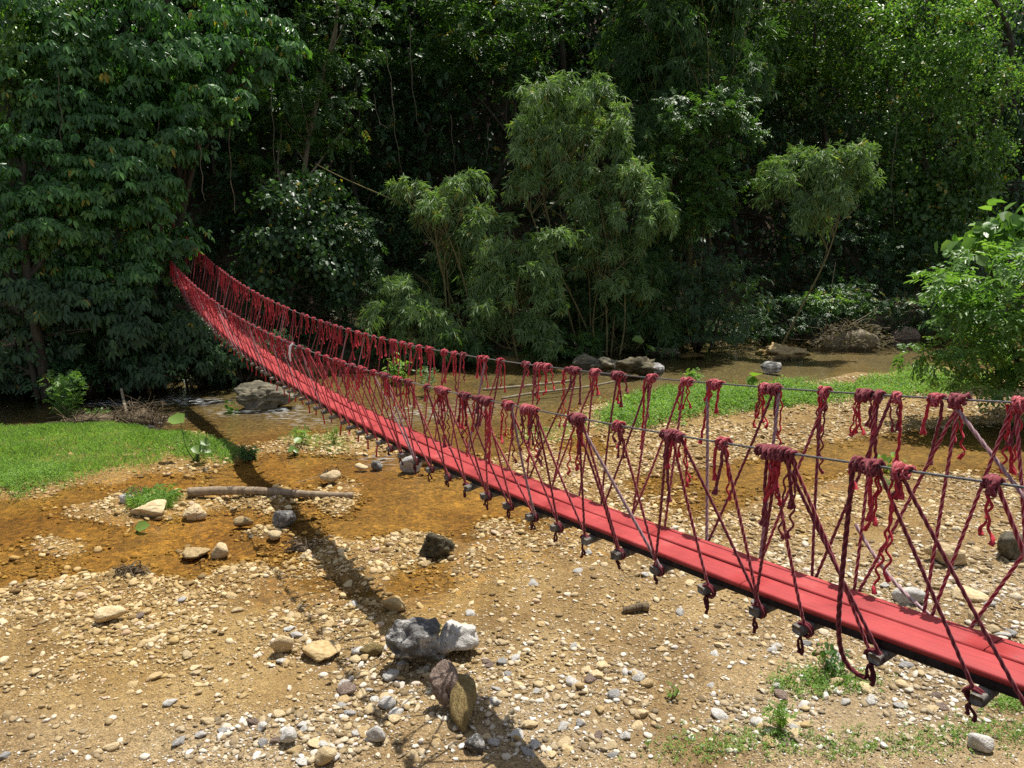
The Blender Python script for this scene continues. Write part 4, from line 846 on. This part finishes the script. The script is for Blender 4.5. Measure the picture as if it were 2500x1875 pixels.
# ---- forest higher up the slope, with added unseen crowns to shade the wood
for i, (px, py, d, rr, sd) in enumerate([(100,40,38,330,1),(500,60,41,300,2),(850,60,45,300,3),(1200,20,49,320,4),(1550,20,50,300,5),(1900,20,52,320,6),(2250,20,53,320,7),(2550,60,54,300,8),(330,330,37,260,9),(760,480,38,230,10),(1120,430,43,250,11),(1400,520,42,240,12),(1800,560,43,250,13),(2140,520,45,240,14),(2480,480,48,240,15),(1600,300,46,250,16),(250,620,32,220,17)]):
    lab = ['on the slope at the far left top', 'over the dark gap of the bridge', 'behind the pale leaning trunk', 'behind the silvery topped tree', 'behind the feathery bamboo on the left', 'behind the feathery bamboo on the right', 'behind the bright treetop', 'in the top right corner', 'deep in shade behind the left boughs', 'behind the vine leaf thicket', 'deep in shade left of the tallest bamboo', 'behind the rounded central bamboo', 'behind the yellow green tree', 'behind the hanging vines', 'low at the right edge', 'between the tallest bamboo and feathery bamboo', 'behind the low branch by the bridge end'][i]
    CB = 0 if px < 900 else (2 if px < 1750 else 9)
    q = np.random.default_rng(sd); top = [(px + q.uniform(-1, 1) * 60, -130 - q.uniform(0, 130), 420, 120, CB - 2 * q.uniform()), (px - 260, -190, 330, 110, CB + 3), (px + 260, -160, 330, 110, CB + 2)]  # crowns above the frame, added to block sun and sky from the interior
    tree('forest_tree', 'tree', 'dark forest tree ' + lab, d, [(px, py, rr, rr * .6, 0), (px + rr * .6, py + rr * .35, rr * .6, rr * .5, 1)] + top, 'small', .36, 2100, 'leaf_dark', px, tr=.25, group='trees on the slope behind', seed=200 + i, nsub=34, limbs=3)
# far wood further up the slope, read as one mass
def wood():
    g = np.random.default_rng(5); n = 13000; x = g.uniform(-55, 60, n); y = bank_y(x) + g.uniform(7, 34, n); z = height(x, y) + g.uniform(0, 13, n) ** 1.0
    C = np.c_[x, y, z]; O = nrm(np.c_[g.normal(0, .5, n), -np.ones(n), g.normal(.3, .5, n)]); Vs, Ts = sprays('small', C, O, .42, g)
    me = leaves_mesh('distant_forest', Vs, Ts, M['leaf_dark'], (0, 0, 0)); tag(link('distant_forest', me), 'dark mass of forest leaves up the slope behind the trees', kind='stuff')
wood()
def undergrowth():                       # low plants and litter along the foot of the far bank
    g = np.random.default_rng(6); n = 6500; x = g.uniform(-22, 33, n); t = g.exponential(1.6, n); y = bank_y(x) + .15 + t; z = height(x, y) + g.uniform(.02, .5, n) * np.minimum(1, t)
    k = np.hypot(x + 11.5, (y - 25.6) * 1.2) > 1.6
    C = np.c_[x, y, z][k]; O = nrm(np.c_[g.normal(0, .6, n), -np.ones(n) * .6, g.normal(.7, .4, n)])[k]; Vs, Ts = sprays('pinnate', C, O, .12, g)
    tag(link('undergrowth', leaves_mesh('undergrowth', Vs, Ts, M['leaf_dark'], (0, 0, 0))), 'low dark undergrowth along the foot of the far bank', kind='stuff')
undergrowth()

# lianas
LI = [([(790,180),(800,300),(810,420)],32.5,'thin liana in the dark gap right of the bridge end'),([(660,200),(668,330),(672,470)],29,'long straight liana above the far rope rail'),([(1100,280),(1108,380),(1112,430)],33.5,'liana dangling just left of the tallest bamboo'),([(560,280),(562,420),(575,520)],26,'pale liana close to the right of the long bough'),([(2190,300),(2175,450),(2185,560)],39,'liana hanging among the vine columns at right'),([(140,180),(150,300),(146,380)],22.4,'thin liana down the upper left tree'),([(865,60),(870,200),(880,330),(905,380)],34.5,'thin liana hanging straight from the dark tree left of centre'),([(940,120),(955,200),(965,330),(985,440)],33,'pale liana hanging to the leaning bamboo stem'),([(912,230),(925,300),(950,315),(960,270),(955,200)],33.2,'looped liana crossing the pale hanging one'),([(1000,60),(1005,200),(1020,300),(1040,330)],34,'liana trailing right of the pale hanging one'),([(480,300),(490,380),(495,470),(500,490)],23.6,'short liana with pale leaf tips hanging above the bridge end'),([(320,370),(330,430),(355,500),(362,560)],23,'thin brown liana on the left broadleaf mass'),([(385,280),(390,380),(400,420),(410,430)],23.6,'twisted liana under the long bough'),([(2010,640),(2030,560),(2100,500)],35.5,'thin crooked vine stem under the hanging vines'),([(1190,300),(1192,360),(1185,400)],33,'short dark liana left of the tallest bamboo')]
for pts, d, lab in LI:
    P = np.array([at(x, y, d * DK) for x, y in pts]); u = np.linspace(0, len(P) - 1, 40); P = np.c_[[np.interp(u, range(len(P)), P[:, k]) for k in range(3)]].T
    P[1:-1] = (P[:-2] + P[1:-1] * 2 + P[2:]) / 4; P += np.c_[np.sin(u * 9), np.cos(u * 7), np.zeros(40)] * .025; o0 = P[-1]
    v, f, t = tube(P, np.linspace(.016, .009, 40), 5); tag(link('liana', np_mesh('liana', v - o0, f, M['liana'], True)), lab, 'vine', 'lianas'); bpy.data.objects[-1] if False else None
    COL.objects[-1].location = o0
# leaning bare stems
ST = [((835,-30),(800,160),34,.10,'bark_pale','pale trunk leaning at the top left of centre'),((920,20),(880,110),35,.07,'bark_pale','short pale leaning trunk right of the pale trunk at top'),((770,400),(985,500),29.5,.03,'culm','thin bamboo stem leaning down to the right over the dark gap'),((2040,640),(2020,720),35,.03,'bark_pale','thin grey sapling stem right of the tan bamboo pole'),((742,310),(750,360),33.5,.05,'bark_pale','broken pale stub standing in the dark wood left of centre')]
for (a, b_, d, r, mt, lab) in ST:
    A, B_ = at(*a, d * DK), at(*b_, d * DK); g0 = ground_at(B_[0], B_[1]); 
    if lab.startswith(('thin grey',)): B_[2] = g0 - .1
    v, f, t = tube(bend(A, B_, 24, .06, fg), np.linspace(r * .7, r, 24), 8); o = link('bare_stem', np_mesh('bare_stem', v - B_, f, M[mt], True)); o.location = B_; tag(o, lab, 'stem')

# ---------------------------------------------------------------- grass, weeds, small plants
def inside(px, py, poly):
    c = np.zeros(len(px), bool); n = len(poly)
    for i in range(n):
        (x1, y1), (x2, y2) = poly[i], poly[(i + 1) % n]
        m = ((y1 > py) != (y2 > py)) & (px < (x2 - x1) * (py - y1) / (y2 - y1 + 1e-9) + x1); c ^= m
    return c
def patch(poly, n, g, edge=14):
    P = np.array([on(x, y)[:2] for x, y in poly]); out = []; tot = 0
    while tot < n:
        x = g.uniform(P[:, 0].min() - .5, P[:, 0].max() + .5, n); y = g.uniform(P[:, 1].min() - .5, P[:, 1].max() + .5, n); px, py = pix(x, y, 0 * x)
        k = inside(px + g.normal(0, edge, n) + 22 * fbm(x, y, 1.3, 9, 3) * 4, py + g.normal(0, edge * .35, n) + 8 * fbm(x, y, 1.7, 19, 3) * 4, poly); z = height(x, y); k &= z > -.03
        out.append(np.c_[x, y, z][k]); tot += k.sum()
        if len(out) > 60: break
    return np.concatenate(out)[:n]
def blades(P, hmin, hmax, wd, g, lean=.35, seedsel=0):
    n = len(P); hmod = .55 + .9 * np.clip(.5 + 1.6 * fbm(P[:, 0], P[:, 1], 1.5, 41, 3), 0, 1); h = g.uniform(hmin, hmax, n) * hmod; a = g.uniform(0, 6.28, n)
    d = np.c_[np.cos(a) * lean, np.sin(a) * lean, np.ones(n)] + g.normal(0, .12, (n, 3)); nor = np.c_[-np.cos(a), -np.sin(a), np.full(n, .4)]
    V, _ = leaf_arrays(P, d, nor, h, np.full(n, wd), .1, .35); return [V], [np.clip(g.beta(2, 2.4, n) + .5 * fbm(P[:, 0], P[:, 1], .9, 43, 3), 0, 1)]
GP = [(-200,1060),(0,1055),(120,1042),(260,1040),(330,1046),(420,1060),(520,1082),(565,1110),(545,1130),(480,1118),(420,1100),(360,1130),(270,1150),(190,1165),(120,1185),(40,1205),(-200,1215)]
P = patch(GP, 42000, fg, 26); Vs, Ts = blades(P, .07, .22, .012, fg)
tag(link('island_grass', leaves_mesh('island_grass', Vs, Ts, M['grass'], (0, 0, 0))), 'bright green grass covering the low island at left', kind='stuff')
def mound(P, hgt): P = P.copy(); P[:, 2] += hgt * fg.uniform(.1, 1, len(P)) * np.clip(.45 + 2 * fbm(P[:, 0], P[:, 1], 1.2, 51, 3), .1, 1); return P
def weeds(name, label, poly, n, hgt, size, mat='weed', kind='small', sel=14):
    P = mound(patch(poly, n, fg, sel), hgt); O = nrm(np.c_[fg.normal(0, .5, n), fg.normal(-.2, .5, n), np.ones(n)])[:len(P)]
    Vs, Ts = sprays(kind, P, O, size, fg); tag(link(name, leaves_mesh(name, Vs, Ts, M[mat], (0, 0, 0))), label, kind='stuff')
weeds('clover_weeds', 'low clover like weeds at the lower edge of the grass island', [(-150,1150),(60,1140),(190,1165),(150,1185),(60,1208),(-150,1220)], 2600, .2, .035)
weeds('clover_weeds', 'leafy weeds on the right tip of the grass island', [(430,1075),(540,1085),(570,1120),(520,1130),(450,1115)], 900, .15, .035)
weeds('ground_cover', 'bright green ground cover on the bar behind the bridge', [(1470,1020),(1520,990),(1600,966),(1700,950),(1800,957),(1920,957),(2080,962),(2110,985),(2000,1000),(1860,1010),(1760,1020),(1660,1035),(1600,1050),(1500,1055)], 7500, .26, .07)
weeds('ground_cover', 'bright ground cover running right under the young tree', [(2080,958),(2150,942),(2230,916),(2330,925),(2450,950),(2330,975),(2200,985),(2100,985)], 2800, .24, .07)
weeds('sparse_weeds', 'sparse green weeds among the stones in front of the bridge', [(1890,1690),(1990,1670),(2100,1680),(2130,1720),(2000,1735),(1900,1720)], 420, .06, .03, sel=30)
weeds('sparse_weeds', 'green weeds along the bottom edge at right', [(1600,1850),(1800,1842),(2000,1850),(2200,1862),(2500,1838),(2500,1890),(1600,1890)], 750, .06, .026, sel=60)
weeds('sparse_weeds', 'small weeds at the lower right edge', [(2420,1780),(2500,1750),(2500,1800),(2430,1800)], 130, .06, .028, sel=16)
weeds('stream_weeds', 'pale weeds on the wet gravel left of the bridge', [(700,1060),(850,1075),(860,1095),(790,1105),(700,1090)], 300, .14, .03, sel=16)
weeds('stream_weeds', 'thin weeds on the gravel beneath the bridge', [(1180,1075),(1330,1040),(1460,1030),(1440,1065),(1300,1080),(1200,1085)], 420, .16, .035, sel=18)
weeds('stream_weeds', 'dim weeds between bridge and fallen poles in the middle of the stream', [(1170,975),(1300,955),(1440,945),(1490,955),(1380,985),(1220,1000)], 900, .3, .05, 'leaf_mid', sel=12)
def small_plant(name, label, px, py, hgt, wid, n, kind, size, mat, seed, cat='plant', stalk=4):
    g = np.random.default_rng(seed); p = on(px, py); p[2] = ground_at(p[0], p[1]); T = thing(name, label, cat, p); m = n
    u = g.uniform(.15, 1, m); a = g.uniform(0, 6.28, m); C = p + np.c_[np.cos(a) * wid * np.sqrt(u) * g.uniform(.2, 1, m), np.sin(a) * wid * np.sqrt(u) * g.uniform(.2, 1, m), u * hgt]
    Vs, Ts = sprays(kind, C, nrm(C - p + np.array([0, 0, .1])), size, g); link('foliage', leaves_mesh('foliage', Vs, Ts, M[mat], p), T)
    link('stem', branch_mesh([(bend(p + np.array([0, 0, -.03]), C[g.integers(m)], 8, .03, g), np.linspace(.012, .004, 8)) for q in range(stalk)], M['culm'], p), T); return T
small_plant('bush', 'feathery pale green bush at the left end of the driftwood snag', 165, 1018, 1.35, .6, 260, 'pinnate', .085, 'leaf_sun', 1, 'shrub', 6)
small_plant('weed_plant', 'low weeds on the snag right of the feathery bush', 240, 1020, .3, .4, 60, 'pinnate', .06, 'leaf_sun', 2)
small_plant('weed_plant', 'small weed standing left of the big boulder in the stream', 560, 1000, .35, .15, 14, 'heart', .12, 'leaf_mid', 3)
small_plant('weed_plant', 'narrow leaved weed on the gravel spit left of the bridge', 735, 1092, .4, .2, 26, 'bamboo', .16, 'weed', 4)
small_plant('weed_plant', 'spindly weed beside the near edge of the bridge in wet gravel', 815, 1090, .4, .2, 40, 'small', .05, 'weed', 5)
small_plant('weed_plant', 'dark grass tuft at the right of the grass island in the bridge shadow', 608, 1120, .25, .2, 60, 'bamboo', .14, 'leaf_mid', 6)
small_plant('weed_plant', 'leafy weed by the puddle in front of the tree shadow', 2160, 1150, .45, .15, 14, 'heart', .13, 'weed', 7)
small_plant('weed_plant', 'bushy grey green weed behind the double knot of the near rail', 2165, 1190, .2, .3, 60, 'small', .04, 'leaf_bamboo', 8)
small_plant('weed_plant', 'leafy weed with dark leaves on the gravel below the deck', 2020, 1680, .28, .2, 34, 'heart', .06, 'leaf_mid', 9)
small_plant('weed_plant', 'single tiny weed on the sand at the lower middle right', 1640, 1738, .16, .06, 8, 'heart', .04, 'weed', 10)
small_plant('weed_plant', 'tall leafy weed near the bottom edge at right of centre', 1895, 1840, .28, .15, 40, 'pinnate', .05, 'weed', 11)
small_plant('weed_plant', 'light green leafy weed in the stream behind the knotted far rail', 965, 930, .9, .35, 50, 'heart', .2, 'weed', 12)
small_plant('weed_plant', 'pale leafy weed on the far side of the stream behind the far rail', 1045, 960, .9, .4, 80, 'pinnate', .08, 'leaf_bamboo', 13)
small_plant('weed_plant', 'fresh green weed at the left end of the ground cover', 1690, 945, .6, .3, 50, 'heart', .12, 'weed', 14)
small_plant('grass_tuft', 'grass tuft growing at the left end of the stranded log', 375, 1240, .24, .52, 260, 'bamboo', .14, 'weed', 15, 'grass tuft')
small_plant('grass_tuft', 'little grass tuft sprouting between the biggest grey boulder and its pale neighbour', 1063, 1600, .25, .04, 16, 'bamboo', .12, 'grass', 16, 'grass tuft', 1)
for lab, px, py, hh, lf, sd, yw in (('taro plant with one upright yellow green leaf on the edge of the grass island', 478, 1134, .95, .46, 1, 0), ('taro plant with a wide flat leaf behind the far rail at right', 1838, 945, .4, .55, 2, 1), ('taro plant lying low beside the gravel spit', 720, 1110, .3, .25, 3, 2), ('dim taro plant on the far bank under the dark bamboo', 1580, 870, .7, .6, 4, 3), ('taro plant in shade at the foot of the far bank', 1745, 835, .6, .6, 5, 4), ('floating taro leaf lying on the orange shallows', 335, 1295, .06, .28, 6, 5)):
    g = np.random.default_rng(300 + sd); p = on(px, py); p[2] = max(ground_at(p[0], p[1]), 0); T = thing('taro_plant', lab, 'plant', p); Vs, Ts, st = [], [], []
    for q in range(1 if hh < .1 else 5):
        a = g.uniform(0, 6.28); h_ = hh * (1 if q == 0 else g.uniform(.35, .8)); e = p + np.array([math.cos(a) * h_ * .45, math.sin(a) * h_ * .3, h_]); d = np.array([[math.cos(a), math.sin(a) * .5, .25 if q == 0 else -.35]])
        ln = lf * (1 if q == 0 else g.uniform(.5, .8)); V, _ = leaf_arrays(e[None] - nrm(d) * ln * .25, d, np.array([[.1, -.55, .8]]), ln, ln * .85, .12, .1); Vs.append(V); Ts.append(np.array([.75 + .2 * (q == 0)]))
        st.append((bend(p, e, 8, .03, g), np.linspace(.014, .007, 8)))
    link('leaf', leaves_mesh('leaf', Vs, Ts, M['leaf_lime'], p), T); link('stem', branch_mesh(st, M['leaf_lime'], p), T)

# ---------------------------------------------------------------- logs, driftwood, debris
def log(name, label, a, b_, r0, r1, mat, za=0., zb=0., sag=.05, cat='log', seed=1, nodes=0):
    g = np.random.default_rng(seed); A, B_ = on(*a), on(*b_); A[2] = ground_at(*A[:2]) + r0 * .8 + za; B_[2] = ground_at(*B_[:2]) + r1 * .8 + zb
    A[2] = max(A[2], r0 * .6 + za); B_[2] = max(B_[2], r1 * .6 + zb)
    P = bend(A, B_, 60, sag, g); r = np.linspace(r0, r1, 60) * (1 + .06 * np.sin(np.arange(60) * .9 + g.uniform(0, 6)) * g.uniform(.3, 1, 60))
    if nodes: r *= 1 + .12 * (np.arange(60) % nodes == 0)
    P = np.r_[P[:1], P, P[-1:]]; r = np.r_[.001, r, .001]; P[0] -= (P[2] - P[1]) * .05; P[-1] += (P[-2] - P[-3]) * .05
    v, f, t = tube(P, r, 12); o0 = (A + B_) / 2; o = link(name, np_mesh(name, v - o0, f, M[mat], True)); o.location = o0; return tag(o, label, cat)
log('stranded_log', 'long smooth tan log lying across the gravel in the stream', (462, 1222), (862, 1217), .095, .06, 'pale_log', .04, .02, .07, nodes=19)
log('fallen_pole', 'straight fallen pole in the stream, nearer of the two behind the far rail', (1225, 982), (1500, 938), .04, .035, 'bark_pale', .1, .08, .03, 'pole', 2)
log('fallen_pole', 'upper fallen pole partly hidden by weeds behind the far rail', (1180, 968), (1400, 945), .05, .04, 'bark_pale', .2, .2, .04, 'pole', 3)
log('driftwood_branch', 'dark stub of driftwood on the sand in front of the bridge', (1520, 1512), (1582, 1508), .045, .06, 'driftwood', 0, .01, .01, 'driftwood', 4)
log('dry_stick', 'long thin curved stick on the sand below the dark hollowed boulder', (855, 1408), (1065, 1372), .010, .006, 'bark_pale', 0, 0, .10, 'stick', 5)
log('dry_stick', 'thin pale stick leaning on the clump of debris by the log', (725, 1182), (800, 1158), .008, .006, 'bark_pale', .02, .1, .02, 'stick', 6)
log('dry_stick', 'short twig lying beside the dark hollowed boulder', (1000, 1368), (1080, 1352), .010, .006, 'bark_pale', 0, .04, .02, 'stick', 7)
log('dry_stick', 'short upright stake stuck in the driftwood snag', (315, 1022), (300, 990), .05, .04, 'bark_pale', 0, .5, .01, 'stick', 8)
def debris(name, label, px, py, wpx, hpx, seed, mat, nst=60, leafn=0, cat='debris', leafm='dead_leaf'):
    g = np.random.default_rng(seed); p = on(px, py); p[2] = max(ground_at(p[0], p[1]), 0) - .02; k = 1 / px_size(p); W, H = wpx * k / 2, hpx * k; T = thing(name, label, cat, p); paths = []
    for q in range(nst):
        a = g.uniform(0, 6.28); rr = math.sqrt(g.uniform(0, 1)); c = p + np.array([math.cos(a) * rr * W, math.sin(a) * rr * W * .5, g.uniform(0, 1) * H * math.sqrt(max(1 - rr * rr, 0.05))])
        d = nrm(np.array([g.normal(), g.normal() * .6, g.normal() * .4])) * g.uniform(.3, .8) * W; paths.append((bend(c - d, c + d, 9, .06 * W + .02, g), np.linspace(.3, 1, 9) * g.uniform(.004, .013) * (1 + W * .6)))
    link('twigs', branch_mesh(paths, M[mat], p), T)
    v, f = rock_shape(3, seed + 900, rough=.35); link('core', np_mesh('core', v * np.array([W * .85, W * .45, H * .7]), f, M[mat], True), T)
    if leafn:
        a = g.uniform(0, 6.28, leafn); rr = np.sqrt(g.uniform(0, 1, leafn)); C = p + np.c_[np.cos(a) * rr * W, np.sin(a) * rr * W * .5 - W * .1, g.uniform(.2, 1, leafn) * H * np.sqrt(1 - rr ** 2 * .9)]
        Vs, Ts = sprays('pinnate', C, nrm(C - p + np.array([0, -.2, .1])), .08, g); link('dead_leaves', leaves_mesh('dead_leaves', Vs, Ts, M[leafm], p), T)
    return T
debris('driftwood_snag', 'dark tangled driftwood snag in the stream at left', 345, 1030, 120, 45, 1, 'driftwood', 120)
debris('driftwood_snag', 'low bank of dead twigs between the feathery bush and the dark snag', 245, 1028, 150, 22, 2, 'driftwood', 50, 20)
debris('debris_pile', 'pile of dead leaves and branches on the far bank by the pool', 2075, 845, 170, 60, 3, 'bark_pale', 60, 420)
debris('debris_pile', 'heap of pale dead branches at the water edge behind the middle of the bridge', 1240, 872, 150, 34, 4, 'driftwood', 40, 260)
debris('debris_clump', 'small clump of dry roots on the cream rock by the log', 812, 1165, 44, 26, 5, 'driftwood', 60)
debris('debris_clump', 'brown root clump in the bridge shadow at the edge of the shallows', 740, 1340, 80, 26, 6, 'driftwood', 50)
debris('debris_clump', 'little bundle of dead grass on the gravel at lower left', 325, 1410, 60, 26, 7, 'driftwood', 60)
debris('debris_clump', 'wet brown leaf litter in the water left of the log', 330, 1205, 60, 10, 8, 'driftwood', 25)
debris('debris_clump', 'bleached twigs caught on the bank in front of the dark bamboo', 1420, 868, 90, 24, 9, 'bark_pale', 40, 50)
print('leaves', LEAFCOUNT[0])
